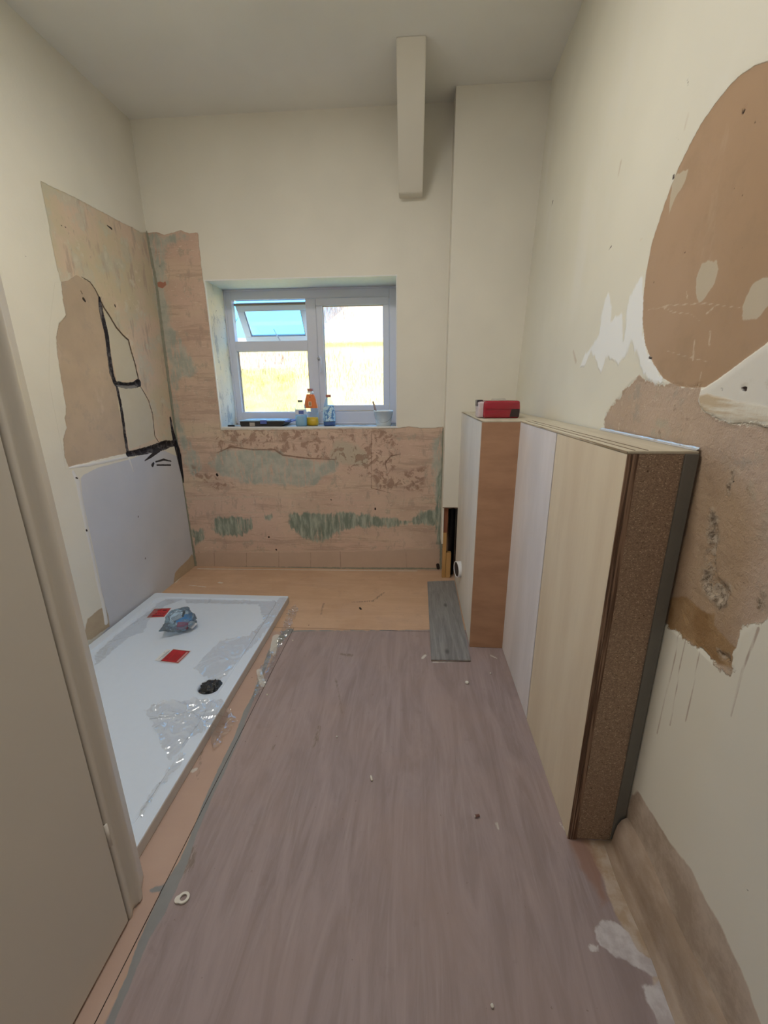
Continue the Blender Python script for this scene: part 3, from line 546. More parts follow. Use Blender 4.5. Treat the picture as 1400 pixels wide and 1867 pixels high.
bx('panel_edge', (XB, e-.001, .0015), (XB+T*.62, e+.002, zt), m_edge, bxg); bx('panel_edge', (XB+T*.70, e-.001, .0015), (XB+T+.009, e+.002, zt), m_edge, bxg)
bx('end_panel', (XB+T+.010, YN+.002, .0015), (xr(YN), YN+.020, zt), m_chip, bxg, .001)
bx('grey_edge_strip', (xr(YN)-.030, YN-.003, .012), (xr(YN)+.001, YN+.003, zt), m_rough_grey, bxg, .001)  # rough grey strip down the wall side of the end panel
for (u, v_) in ((1152, 883), (1253, 852), (1117, 1103), (1203, 1110), (1073, 1398), (1140, 1415)):
    q = onY(u, v_, YN+.002); B().lathe([(0, .0), (.0022, 0), (.0035, .0012), (.0045, .0006), (.005, -.001)], 12, (q.x, YN+.0015, q.z), axis=(0, -1, 0)).obj('screw', m_edge2, bxg, True)
# top boards: one over the run, one over the pillar
def topboard(pts, m): return B().prism([(a, b, zt+.0005) for a, b in pts], (0, 0, TT-.0005), .0012).obj('top_board', m, bxg)
topboard([(XB, YN-.001), (XRf(YN, HB)-.004, YN-.001), (XRf(YF, HB)-.006, YF-.001), (XB, YF-.001)], m_top)
topboard([(XQ, YF+.0005), (XRf(YF, HB)-.006, YF+.0005), (XRf(YP, HB)-.008, YP-.003), (XQ, YP-.003)], m_top)
bx('top_edge', (XB-.0015, YN, zt+.001), (XB+.0005, YF, HB-.001), m_edge2, bxg); bx('top_edge', (XQ-.0015, YF+.001, zt+.001), (XQ+.0005, YP-.003, HB-.001), m_edge2, bxg)
# long joint lines on the top, and the shiny sealing strip along the wall
gl = B()
for off, w in ((.020, .003), (.050, .003)): gl.box((XB+off, YN+.01, HB-.0004), (XB+off+w, YF-.01, HB+.0011))
gl.obj('joint_line', plain('dark_joint', (.20, .14, .09), .8), bxg)
film = Mat('clear_film', .08, .6)
def film_mat(name, tint=(.95, .97, 1), gloss=.25, r=.07, streak=True, white=.06):
    M = Mat(name); n = M.n; M.n.remove(M.b)
    tr = n.new('ShaderNodeBsdfTransparent'); tr.inputs[0].default_value = (1, 1, 1, 1)
    g_ = n.new('ShaderNodeBsdfGlossy'); g_.inputs['Roughness'].default_value = r; g_.inputs[0].default_value = (1, 1, 1, 1)
    d_ = n.new('ShaderNodeBsdfDiffuse'); d_.inputs[0].default_value = (.85, .87, .9, 1)
    M.l.new(M.bump(M.noise(60, 3, .5, dist=1.0), .35, .004), g_.inputs['Normal'])
    fr_ = n.new('ShaderNodeFresnel'); fr_.inputs[0].default_value = 1.5
    f = M.math('ADD', M.math('MULTIPLY', fr_.outputs[0], .6), gloss*.6, True)
    m1 = n.new('ShaderNodeMixShader'); M.l.new(f, m1.inputs[0]); M.l.new(tr.outputs[0], m1.inputs[1]); M.l.new(g_.outputs[0], m1.inputs[2])
    m2 = n.new('ShaderNodeMixShader'); M.l.new(M.ramp(M.noise(22, 4, .6, dist=2), .55, .75, .02, .10), m2.inputs[0]); M.l.new(m1.outputs[0], m2.inputs[1]); M.l.new(d_.outputs[0], m2.inputs[2])
    M.l.new(m2.outputs[0], M.out.inputs[0]); return M.m
m_film = film_mat('clear_film'); m_foil = plain('shiny_sealing_tape', (.75, .79, .84), .22, .9, .5, bump=.8)
fb = bmesh.new(); rows = []
for i in range(90):
    y = YN+.004+i*(onR(1098, 774)[0]-YN-.004)/89; xw_ = XRf(y, HB); n = mn.noise(Vector((y*60, 1.3, 0)))*.0015+mn.noise(Vector((y*14, 7.3, 0)))*.001
    w = .010+.004*mn.noise(Vector((y*14, 3, 0)))
    rows.append([fb.verts.new(p) for p in ((xw_-w, y, HB+.0008), (xw_-w*.6, y, HB+.003+n*.6), (xw_-w*.3, y, HB+.004+abs(n)), (xw_-.003, y, HB+.005+n), (xw_-.0015, y, HB+.008+n))])
for a, b in zip(rows, rows[1:]):
    for k in range(4): fb.faces.new((a[k], b[k], b[k+1], a[k+1]))
me = bpy.data.meshes.new('sealing_tape'); fb.to_mesh(me); fb.free(); link('sealing_tape', me, m_foil, bxg, True, label='shiny silver strip along the wall edge of the top')

# white waste pipe out of the pillar side
q = onX(832.5, 1038, XQ-.028); m_pvc = plain('white_pvc', (.80, .80, .80), .35, .5)
t = thing('waste_pipe', 'white round waste pipe stub poking out of the plywood boxing near the floor', 'pipe', (XQ, q.y, q.z))
ro = .055
B().lathe([(ro-.006, .045), (ro-.006, -.002), (ro-.004, -.004), (ro, -.004), (ro, .043), (ro-.006, .043)], 40, (XQ-.028, q.y, q.z), axis=(.975, .22, 0)).obj('pipe_wall', m_pvc, t, True)
B().lathe([(0, 0), (ro-.0065, 0), (ro-.0065, -.001), (0, -.001)], 32, (XQ-.0275, q.y, q.z), axis=(.975, .22, 0)).obj('bore_shade', m_blk, t)  # black disc standing in for the shaded inside of the pipe

# ------------------------------------------------------------------ red pack on the boxing
m_red = plain('red_wrap', (.33, .012, .03), .22, .8, var=.15, scale=12, bump=.5); m_wrapblk = plain('dark_wrap', (.035, .02, .022), .3, .6)
m_wraps = plain('silver_pink_wrap', (.62, .50, .52), .2, .8, bump=.9); m_paper = plain('white_paper', (.75, .72, .64), .7, .2)
pk0 = onZ(881, 763, HB); pk1 = onZ(948, 763, HB)
yk = max(pk0.y, YF+.004); xa, xb_ = pk0.x, pk1.x; hk = (onY(915, 731, yk).z-HB); dk_ = .15; R0 = HB+.001
t = thing('wrapped_pack', 'glossy red plastic wrapped pack lying on the corner of the plywood boxing', 'pack', ((xa+xb_)/2, yk+.08, HB))
def blob(name, a, b, m, bev, parent, amp=.002, sc=30, sub=3, **kw):
    X = B(); X.box(a, b, bev, 4); bmesh.ops.triangulate(X.bm, faces=X.bm.faces[:])
    for _ in range(sub):
        es = [e_ for e_ in X.bm.edges if e_.calc_length() > .012]
        if es: bmesh.ops.subdivide_edges(X.bm, edges=es, cuts=1)
    lo = min(v.co.z for v in X.bm.verts)
    for v in X.bm.verts:
        n = mn.noise(v.co*sc)*amp+mn.noise(v.co*sc*2.7)*amp*.5
        c_ = (Vector(a)+Vector(b))/2; d_ = (v.co-c_).normalized(); z = v.co.z; v.co += d_*n; v.co.z = max(lo, v.co.z)
    return X.obj(name, m, parent, True, **kw)
pkr = blob('wrap', (xa, yk, R0), (xb_, yk+dk_, R0+hk), m_red, .012, t)
blob('wrap_end', (xa-.024, yk+.016, R0), (xa+.012, yk+dk_-.01, R0+hk*.95), m_wraps, .010, t, .004, 40)
bx('dark_print', (xa-.027, yk+.06, R0+hk*.66), (xa+.004, yk+dk_-.02, R0+hk*1.04), m_wrapblk, t, .003)
B().prism([(xb_-.052, yk-.0012, R0+.006), (xb_-.004, yk-.0012, R0+.006), (xb_-.002, yk-.0012, R0+hk*.52), (xb_-.045, yk-.0012, R0+hk*.54)], (0, .004, 0), .001).obj('dark_print', m_wrapblk, t)
sf = bmesh.new(); rws = []
for i in range(24):
    x = xa+.012+i*(xb_-xa-.016)/23; zz = R0+hk*.54+.0015*mn.noise(Vector((x*60, 0, 0)))
    rws.append([sf.verts.new((x, yk-.001, zz-.001)), sf.verts.new((x, yk-.004, zz)), sf.verts.new((x, yk-.001, zz+.001))])
for a, b in zip(rws, rws[1:]):
    for k in range(2): sf.faces.new((a[k], b[k], b[k+1], a[k+1]))
me = bpy.data.meshes.new('wrap_seam'); sf.to_mesh(me); sf.free(); link('wrap_seam', me, m_red, t, True)
sf = bmesh.new(); vs_ = [sf.verts.new(p) for p in ((xa+.045, yk+.05, R0+hk+.001), (xa+.125, yk+.05, R0+hk+.002), (xa+.118, yk+.075, R0+hk+.012), (xa+.05, yk+.08, R0+hk+.008))]
sf.faces.new(vs_); bmesh.ops.solidify(sf, geom=sf.faces[:], thickness=.002); me = bpy.data.meshes.new('paper_flap'); sf.to_mesh(me); sf.free(); link('paper_flap', me, m_paper, t)

# ------------------------------------------------------------------ grey laminate plank on the floor
pl = [onZ(779, 1060.6, .006), onZ(833, 1058.6, .006), onZ(858, 1204, .006), onZ(786, 1203, .006)]
cl_ = lambda p: (min(p.x, XQ-.006), min(p.y, 2.975))
M = Mat('grey_oak_laminate', .45, .4); n1 = M.noise(4, 6, .6, (10, .8, 1), .6); n2 = M.noise(20, 5, .6, (10, .5, 1))
c = M.mix(M.ramp(n1, .3, .7), (.19, .185, .185), (.30, .295, .29)); c = M.mix(M.math('MULTIPLY', M.ramp(n2, .5, .7), .4), c, (.13, .125, .13))
kp = onZ(812, 1105, 0); kp2 = onZ(815, 1190, 0)
for kq in (kp, kp2):
    mp = M.n.new('ShaderNodeMapping'); M.l.new(M.co, mp.inputs[0]); mp.inputs['Location'].default_value = (-kq.x, -kq.y*.5, 0); mp.inputs['Scale'].default_value = (1, .5, 0)
    ln = M.n.new('ShaderNodeVectorMath'); ln.operation = 'LENGTH'; M.l.new(mp.outputs[0], ln.inputs[0]); c = M.mix(M.ramp(ln.outputs['Value'], .003, .018, .75, 0), c, (.07, .065, .065))
m_lam = M.fin(c, M.bump(n2, .15, .001))
pts = [cl_(p) for p in pl]
t = thing('laminate_plank', 'grey wood effect laminate plank lying flat on the floor beside the boxing', 'plank', (pts[3][0]+.05, 2.4, 0))
B().prism([(a, b, .0022) for a, b in pts], (0, 0, .0055), .0008).obj('board', m_lam, t)
lp = B(); lp.prism([(pts[3][0], pts[3][1]-.006, .0022), (pts[2][0], pts[2][1]-.006, .0022), (pts[2][0], pts[2][1]+.004, .0022), (pts[3][0], pts[3][1]+.004, .0022)], (0, 0, .0022)); lp.obj('tongue', plain('laminate_core', (.16, .12, .10), .7), t)

# ------------------------------------------------------------------ shower tray
m_tray = plain('white_acrylic', (.68, .76, .87), .28, .5, var=.02)
m_side = plain('tray_side', (.60, .57, .54), .5, .4)
tx0, tx1, ty0, ty1 = -1.800, XT, .875, YT
t = thing('shower_tray', 'long white rectangular shower tray lying on the floor along the left wall', 'shower tray', ((tx0+tx1)/2, 1.7, 0)); tray = t
dr = onZ(382, 1248, HT); DRR = .056
hb = bmesh.new()
def rrect(x0_, y0_, x1_, y1_, r, n, z):
    out = []
    for cx, cy, a0 in ((x1_-r, y1_-r, 0), (x0_+r, y1_-r, 90), (x0_+r, y0_+r, 180), (x1_-r, y0_+r, 270)):
        for k in range(n): a = math.radians(a0+90*k/(n-1)); out.append((cx+r*math.cos(a), cy+r*math.sin(a), z))
    return out
n = 10; rings = [rrect(tx0, ty0, tx1, ty1, .012, n, 0.003), rrect(tx0, ty0, tx1, ty1, .012, n, HT-.006), rrect(tx0+.002, ty0+.002, tx1-.002, ty1-.002, .012, n, HT-.0015), rrect(tx0+.006, ty0+.006, tx1-.006, ty1-.006, .012, n, HT),
    rrect(tx0+.055, ty0+.055, tx1-.055, ty1-.055, .05, n, HT-.0005), rrect(tx0+.062, ty0+.062, tx1-.062, ty1-.062, .05, n, HT-.008), rrect(tx0+.075, ty0+.075, tx1-.075, ty1-.075, .05, n, HT-.010)]
vr = [[hb.verts.new(p) for p in r_] for r_ in rings]
for a, b in zip(vr, vr[1:]):
    for k in range(len(a)): hb.faces.new((a[k], a[(k+1) % len(a)], b[(k+1) % len(a)], b[k]))
inner = vr[-1]; N = len(inner)
circ = [hb.verts.new((dr.x+DRR*math.cos(2*math.pi*k/N+math.pi/4), dr.y+DRR*math.sin(2*math.pi*k/N+math.pi/4), HT-.0135)) for k in range(N)]
# order: ring starts at angle 0 of top right corner
def ang(v): return math.atan2(v.co.y-dr.y, v.co.x-dr.x)
ci = sorted(circ, key=ang); inn = sorted(inner, key=ang)
import itertools
e1 = [hb.edges.get((inner[k], inner[(k+1) % N])) for k in range(N)]; e2 = [hb.edges.new((ci[k], ci[(k+1) % N])) for k in range(N)]
bmesh.ops.bridge_loops(hb, edges=e1+e2)
low_ = [hb.verts.new((v.co.x, v.co.y, .004)) for v in ci]
for k in range(N): hb.faces.new((ci[k], ci[(k+1) % N], low_[(k+1) % N], low_[k]))
bmesh.ops.recalc_face_normals(hb, faces=hb.faces[:]); me = bpy.data.meshes.new('tray_body'); hb.to_mesh(me); hb.free()
tb = link('tray_body', me, [m_tray, m_side], t)
for p in me.polygons:
    if p.normal.x > .7 and p.center.x > XT-.02: p.material_index = 1
ZT_ = HT-.010
B().lathe([(DRR-.001, -.02), (DRR-.001, .001), (DRR+.006, .001), (DRR+.006, -.0005)], 40, (dr.x, dr.y, HT-.0125)).obj('waste_rim', m_tray, t, True)
bg = bmesh.new(); bmesh.ops.create_icosphere(bg, subdivisions=5, radius=1)
for v in bg.verts:
    c_ = v.co.copy(); r_ = 1+.30*mn.noise(c_*2.2)-.25*abs(mn.noise(c_*4.5))+.08*mn.noise(c_*11)
    v.co = Vector((dr.x+.003, dr.y, HT-.016))+Vector((c_.x*.049, c_.y*.049, c_.z*.021))*r_
me = bpy.data.meshes.new('black_bag'); bg.to_mesh(me); bg.free()
o = link('bin_bag_plug', me, plain('black_bag_film', (.015, .016, .02), .25, .7, bump=.6), None, True); o['label'] = 'crumpled black plastic stuffed into the drain hole of the white shower tray'; o['category'] = 'bag'

def text(body, size, mat, M4, parent, name='lettering'):
    cu = bpy.data.curves.new(name, 'FONT'); cu.body = body; cu.size = size; cu.extrude = .0001; cu.align_x = 'CENTER'; cu.align_y = 'CENTER'
    tmp = bpy.data.objects.new(name, cu); COL.objects.link(tmp); dg = bpy.context.evaluated_depsgraph_get()
    me = bpy.data.meshes.new_from_object(tmp.evaluated_get(dg)); bpy.data.objects.remove(tmp)
    me.transform(M4); return link(name, me, mat, parent)
m_stk = plain('red_sticker', (.52, .03, .035), .35, .4, var=.03); m_stkd = plain('dark_print', (.08, .01, .012), .5); m_stkw = plain('white_sticker', (.70, .62, .60), .4, .4); m_ink = plain('grey_ink', (.10, .10, .11), .6)
def sticker(px, label, kind):
    c_ = [onZ(u, v_, ZT_+.0005) for u, v_ in px]   # bl, br, tr, tl in the picture
    o_ = (c_[0]+c_[2])/2; ex = ((c_[1]-c_[0])+(c_[2]-c_[3]))/2; ey = ((c_[3]-c_[0])+(c_[2]-c_[1]))/2
    t = thing('warning_sticker', label, 'sticker', (o_.x, o_.y, ZT_))
    def quad(name, a, b, c, d, z, m):
        f = lambda s_, q_: o_+ex*(s_-.5)+ey*(q_-.5)
        return B().prism([f(*p) for p in (a, b, c, d)], (0, 0, .0001)).obj(name, m, t)
    def rect(name, s0, q0, s1, q1, lift, m):
        f = lambda s_, q_: o_+ex*(s_-.5)+ey*(q_-.5)+Vector((0, 0, lift))
        return B().prism([f(s0, q0), f(s1, q0), f(s1, q1), f(s0, q1)], (0, 0, .00012)).obj(name, m, t)
    rect('backing', -.04, -.05, 1.04, 1.05, .0, m_stkw); rect('red_field', 0, 0, 1, 1, .0002, m_stk)
    for a, b, c, d in ((0, 0, 1, .03), (0, .97, 1, 1), (0, 0, .02, 1), (.98, 0, 1, 1)): rect('border_line', a, b, c, d, .0004, m_stkd)
    zl = Vector((0, 0, .0005)); s_ = ex.length
    M4 = Matrix.Translation(o_+zl) @ Matrix(((ex.x/s_, ey.x/ey.length, 0, 0), (ex.y/s_, ey.y/ey.length, 0, 0), (0, 0, 1, 0), (0, 0, 0, 1)))
    if kind == 0:
        text('STOP', s_*.26, m_stkd, M4 @ Matrix.Translation((s_*.12, -.10*ey.length, 0)), t)
        rect('print_line', .06, .14, .90, .2, .0004, m_stkd); rect('print_line', .1, .80, .5, .86, .0004, m_stkd); rect('print_line', .6, .72, .85, .84, .0004, m_stkd)
    else:
        rect('print_line', .33, .03, .345, .97, .0004, m_stkd); rect('print_line', .80, .04, .83, .96, .0004, m_stkd); rect('print_line', .86, .06, .885, .94, .0004, m_stkw); rect('print_line', .915, .06, .945, .9, .0004, m_stkw)
        for k in range(6): rect('print_line', .06+.04*k, .12, .075+.04*k, .12+.7*(.6+.4*math.sin(k*2.1)), .0004, m_stkd)
        for k in range(9): rect('print_line', .40+.04*k, .12, .412+.04*k, .85-.25*abs(math.sin(k*1.7)), .0004, m_stkd)
        rect('note_strip', -.36, -.02, -.07, .95, 0, plain('note_white', (.72, .73, .74), .4, .4))
        rect('print_line', -.14, .30, -.115, .86, .0002, m_ink); rect('print_line', -.20, .1, -.185, .8, .0002, m_ink); rect('print_line', -.32, .66, -.29, .72, .0002, m_ink)
    return t
sticker([(268, 1126), (298, 1124.5), (311.5, 1109), (281, 1110)], 'small red STOP warning sticker at the far left of the white shower tray', 0)
sticker([(293, 1205), (325, 1209), (346.5, 1187.5), (316, 1184)], 'larger red warning sticker with printed lines near the drain of the tray', 1)

# ------------------------------------------------------------------ protective film, crumpled on the tray and over its edge
def sheetfilm(name, outline_px, z0, amp, sc, label, parent=None, cat=None, drop=None, res=.005, zf=None, kind='film', m=None):
    pts = [onZ(u, v_, z0) for u, v_ in outline_px]; P2 = [(p.x, p.y) for p in pts]
    xs = [p[0] for p in P2]; ys = [p[1] for p in P2]
    us = np.arange(min(xs), max(xs)+res, res); vs = np.arange(min(ys), max(ys)+res, res)
    U, V = np.meshgrid(us, vs, indexing='ij'); P = np.stack([U.ravel(), V.ravel()], 1); d = sd_poly(P, P2)
    bm_ = bmesh.new(); idx = {}
    for k, (x, y) in enumerate(P):
        w = Vector((x*sc, y*sc, z0*7)); ed = d[k]+.012*mn.noise(Vector((x*40, y*40, 3)))
        if ed > 0: continue
        w2 = w+Vector((mn.noise(w*.7+Vector((5, 0, 0))), mn.noise(w*.7), 0))*1.2; h = max(0, 1-5*abs(mn.noise(w2*.8)))**1.3+.6*max(0, 1-6*abs(mn.noise(w2*1.7+Vector((3, 1, 2)))))**1.3+.15*abs(mn.noise(w*5))
        z = z0+.0008+amp*h
        if zf: z = zf(x, y, amp*h)
        idx[k] = bm_.verts.new((x+.002*mn.noise(w*3), y+.002*mn.noise(w*3+Vector((9, 9, 9))), z))
    nv = len(vs)
    for k in list(idx):
        i, j = divmod(k, nv)
        q = [k, k+nv, k+nv+1, k+1]
        if j < nv-1 and all(a in idx for a in q): bm_.faces.new([idx[a] for a in q])
    me = bpy.data.meshes.new(name); bm_.to_mesh(me); bm_.free(); o = link(name, me, m or m_film, parent, True)
    if label: o['label'] = label
    if cat: o['category'] = cat
    return o
zin = lambda x: HT if (x > tx1-.06 or x < tx0+.06) else ZT_
def drape(x, y, h):
    if x > XT+.004: return max(.006, HT-(x-XT)*1.1)+h*.6
    return zin(x)+.001+h
sheetfilm('protective_film', [(262, 1292), (290, 1280), (330, 1275), (375, 1272), (405, 1275), (425, 1285), (432, 1300), (415, 1320), (398, 1345), (385, 1352), (380, 1330), (350, 1345), (325, 1370), (312, 1385), (300, 1375), (285, 1340)], HT, .014, 13, 'crumpled clear protective film bunched over the edge of the tray below the drain', None, 'plastic film', zf=drape)
sheetfilm('protective_film', [(172, 1190), (200, 1165), (225, 1145), (260, 1120), (290, 1096), (330, 1078), (335, 1090), (300, 1104), (275, 1124), (262, 1150), (235, 1160), (200, 1190), (170, 1215)], HT, .007, 15, 'clear protective film peeling along the wall side of the shower tray', None, 'plastic film', zf=lambda x, y, h: zin(x)+.001+h)
sheetfilm('protective_film', [(330, 1085), (430, 1085), (525, 1090), (505, 1125), (470, 1170), (440, 1200), (400, 1240), (372, 1232), (352, 1215), (400, 1165), (455, 1155), (480, 1130), (470, 1100), (340, 1098)], HT, .006, 13, 'clear protective film loosely covering the far right corner of the tray', None, 'plastic film', zf=lambda x, y, h: zin(x)+.001+h)
sheetfilm('protective_film', [(470, 1225), (500, 1180), (512, 1150), (528, 1110), (540, 1105), (545, 1112), (528, 1150), (505, 1200), (490, 1240), (475, 1265), (462, 1285), (460, 1270)], .0, .012, 18, 'narrow strip of clear film lying on the floor beside the tray edge', None, 'plastic film', zf=lambda x, y, h: .004+h)
sheetfilm('protective_film', [(250, 1480), (270, 1445), (300, 1410), (330, 1375), (345, 1372), (320, 1410), (290, 1440), (270, 1470), (255, 1500)], HT, .008, 18, 'thin ridge of clear film at the near end of the white tray', None, 'plastic film', zf=lambda x, y, h: zin(x)+.001+h)

# ------------------------------------------------------------------ blue plastic bag with small packets on the tray
bc = onZ(330, 1163, ZT_); t = thing('plastic_bag', 'clear blue plastic bag of small packets lying on the white shower tray', 'bag', (bc.x, bc.y, ZT_))
def bagfilm():
    M = Mat('blue_bag_film'); n = M.n; n.remove(M.b)
    tr = n.new('ShaderNodeBsdfTransparent'); tr.inputs[0].default_value = (.86, .95, 1, 1)
    g_ = n.new('ShaderNodeBsdfGlossy'); g_.inputs['Roughness'].default_value = .12; d_ = n.new('ShaderNodeBsdfTranslucent'); d_.inputs[0].default_value = (.55, .78, .95, 1); df = n.new('ShaderNodeBsdfDiffuse'); df.inputs[0].default_value = (.42, .66, .88, 1)
    nb = M.bump(M.noise(35, 6, .7, dist=1.5), 1, .01); M.l.new(nb, g_.inputs['Normal'])
    a = n.new('ShaderNodeMixShader'); a.inputs[0].default_value = .5; M.l.new(d_.outputs[0], a.inputs[1]); M.l.new(df.outputs[0], a.inputs[2])
    b_ = n.new('ShaderNodeMixShader'); M.l.new(M.ramp(M.noise(14, 5, .6, dist=1), .45, .65, .12, .62), b_.inputs[0]); M.l.new(tr.outputs[0], b_.inputs[1]); M.l.new(a.outputs[0], b_.inputs[2])
    c_ = n.new('ShaderNodeMixShader'); fr_ = n.new('ShaderNodeFresnel'); M.l.new(M.math('ADD', fr_.outputs[0], .06), c_.inputs[0]); M.l.new(b_.outputs[0], c_.inputs[1]); M.l.new(g_.outputs[0], c_.inputs[2])
    M.l.new(c_.outputs[0], M.out.inputs[0]); return M.m
p_a = onZ(303, 1160, ZT_); p_b = onZ(360, 1130, ZT_); ax = Vector((p_b.x-p_a.x, p_b.y-p_a.y, 0)); La = ax.length; ax.normalize(); ay = Vector((-ax.y, ax.x, 0))
bc2 = (p_a+p_b)/2+Vector((0.0, -.02, 0))
bb = bmesh.new(); bmesh.ops.create_icosphere(bb, subdivisions=5, radius=1)
for v in bb.verts:
    c_ = v.co.copy(); r_ = 1+.22*mn.noise(c_*1.8+Vector((4, 2, 1)))-.22*abs(mn.noise(c_*4))+.06*mn.noise(c_*12)
    s_ = .5*La if c_.x > 0 else .5*La*(1+.25*max(0, 1-abs(c_.y)*3)*abs(c_.x))
    tap = 1-.55*max(0, -c_.x)
    q = bc2+ax*c_.x*s_*r_+ay*c_.y*.092*r_*tap; z = ZT_+.060+c_.z*.068*r_*tap; v.co = Vector((q.x, q.y, max(ZT_+.0015, z)))
me = bpy.data.meshes.new('bag_film'); bb.to_mesh(me); bb.free(); link('bag_film', me, bagfilm(), t, True)
def bit(name, du, dv, dz, size, m, rz, rx=.4):
    q = bc2+ax*du+ay*dv; bm_ = B().box((-size[0]/2, -size[1]/2, -size[2]/2), (size[0]/2, size[1]/2, size[2]/2), min(size)*.2, 2)
    bm_.bm.transform(Matrix.Translation((q.x, q.y, ZT_+dz)) @ Matrix.Rotation(rz, 4, 'Z') @ Matrix.Rotation(rx, 4, 'X')); return bm_.obj(name, m, t)
bit('packet', .03, -.005, .060, (.09, .05, .012), plain('deep_blue_card', (.03, .25, .60), .5), .6, .5)
bit('packet', -.005, -.035, .040, (.06, .045, .012), plain('maroon_card', (.35, .05, .12), .5), .2, .7)
bit('packet', .04, -.05, .028, (.06, .04, .014), plain('white_card', (.75, .76, .78), .5), -.5, .4)
bit('packet', .0, .02, .072, (.055, .030, .01), plain('silver_card', (.55, .56, .60), .35, .6, .3), 1.0, .4)
bit('packet', .045, .02, .075, (.012, .05, .01), plain('black_card', (.02, .02, .03), .4), .3, .3)

# ------------------------------------------------------------------ window
m_upvc = plain('white_upvc', (.66, .68, .77), .3, .5, var=.015); m_gask = plain('grey_gasket', (.20, .20, .22), .6); m_met = plain('brushed_steel', (.55, .55, .55), .35, .5, .9); m_seal = plain('dirty_seal', (.26, .22, .20), .8)
win = thing('window_1', None, None, (-.8, YW, WZ0), kind='structure')
w = lambda u, v_: (lambda p: (p.x, p.z))(onY(u, v_, YW))
def avg(*a): return sum(a)/len(a)
fx0 = WX0-.002; fx1 = WX1+.002; fz0 = WZ0+.001; fz1 = WZ1-.001; FD = .06
vx0 = avg(w(421.4, 546)[0], w(428.6, 623)[0]); vx1 = avg(w(556.6, 545)[0], w(559, 620)[0]); vz1 = avg(w(421, 546.3)[1], w(556.6, 545)[1]); vz0 = avg(w(428.6, 622.9)[1], w(559, 620)[1])
lx0 = avg(w(431, 640)[0], w(443.4, 751)[0]); lx1 = avg(w(561, 639)[0], w(565.7, 751)[0]); lz1 = avg(w(431, 640.6)[1], w(561, 639.4)[1]); lz0 = avg(w(443.4, 751.4)[1], w(565.7, 751)[1])
sx0 = avg(w(574.9, 543)[0], w(585.7, 749)[0]); sx1 = avg(w(709, 541)[0], w(710, 747)[0]); sz1 = avg(w(575, 543.4)[1], w(709, 541.4)[1]); sz0 = avg(w(588, 749)[1], w(710, 747.5)[1])
gx0 = avg(w(587.7, 557)[0], w(595.7, 738.6)[0]); gx1 = avg(w(698, 556.6)[0], w(700, 738)[0]); gz1 = avg(w(587.7, 557)[1], w(698, 556.6)[1]); gz0 = avg(w(595.7, 738.6)[1], w(700, 738)[1])
mx = (vx1+sx0)/2
def rail(name, x0_, z0_, x1_, z1_, d0=0, d1=FD, m=m_upvc, parent=win, bev=.004): return bx(name, (x0_, YW+d0, z0_), (x1_, YW+d1, z1_), m, parent, bev)
rail('frame_jamb', fx0, fz0, vx0, fz1); rail('frame_jamb', sx1+.002, fz0, fx1, fz1)
rail('frame_head', vx0-.001, vz1, sx1+.003, fz1); rail('frame_cill', vx0-.001, fz0, sx1+.003, lz0); rail('mullion', vx1, lz0-.001, sx0-.002, vz1+.001)
rail('transom', vx0-.001, lz1, vx1+.001, vz0)
rail('frame_head', sx0-.003, sz1+.002, sx1+.003, vz1+.002) if sz1 < vz1 else None
rail('frame_cill', sx0-.003, lz0-.002, sx1+.003, sz0-.002) if sz0 > lz0 else None
# room-side lip of the outer frame
for a in ((fx0, fz1-.012, fx1, fz1), (fx0, fz0, fx0+.014, fz1), (fx1-.014, fz0, fx1, fz1), (fx0, fz0, fx1, fz0+.012)): rail('frame_lip', *a, d0=-.008, d1=.002, bev=.002)
# lower left fixed pane
def beads(x0_, z0_, x1_, z1_, parent, y0=.018, wd=.008):
    for a in ((x0_, z0_, x1_, z0_+wd), (x0_, z1_-wd, x1_, z1_), (x0_, z0_, x0_+wd, z1_), (x1_-wd, z0_, x1_, z1_)): rail('glazing_bead', *a, d0=y0, d1=y0+.02, m=m_upvc, parent=parent, bev=.002)
    for a in ((x0_+wd, z0_+wd, x0_+wd+.003, z1_-wd), (x1_-wd-.003, z0_+wd, x1_-wd, z1_-wd)): rail('gasket', *a, d0=y0+.001, d1=y0+.016, m=m_gask, parent=parent, bev=0)
beads(lx0-.006, lz0-.006, lx1+.006, lz1+.006, win)
M = Mat('obscured_glass'); n_ = M.n; n_.remove(M.b)
tr = n_.new('ShaderNodeBsdfTransparent')
st = M.math('MULTIPLY', M.ramp(M.noise(48, 5, .7, (4.6, 1, .5)), .50, .62), M.ramp(M.noise(2.2, 3, .6, (1, 1, 2.2)), .38, .62)); M.l.new(M.mix(st, (.93, .95, .95), (.20, .19, .17)), tr.inputs[0])
rf = n_.new('ShaderNodeBsdfRefraction'); rf.inputs['Roughness'].default_value = .10; rf.inputs['IOR'].default_value = 1.07; rf.inputs[0].default_value = (.95, .97, .96, 1)
nz = M.noise(34, 4, .6, (4.2, 1, .55)); M.l.new(M.bump(nz, .8, .01), rf.inputs['Normal'])
gg = n_.new('ShaderNodeBsdfGlossy'); gg.inputs['Roughness'].default_value = .15; dd = n_.new('ShaderNodeBsdfTranslucent'); dd.inputs[0].default_value = (.85, .80, .66, 1)
a1 = n_.new('ShaderNodeMixShader'); M.l.new(M.ramp(nz, .42, .60, .25, .85), a1.inputs[0]); M.l.new(tr.outputs[0], a1.inputs[1]); M.l.new(rf.outputs[0], a1.inputs[2])
a2 = n_.new('ShaderNodeMixShader'); M.l.new(M.ramp(M.noise(60, 4, .6, (5, 1, .8)), .45, .7, .02, .12), a2.inputs[0]); M.l.new(a1.outputs[0], a2.inputs[1]); M.l.new(dd.outputs[0], a2.inputs[2])
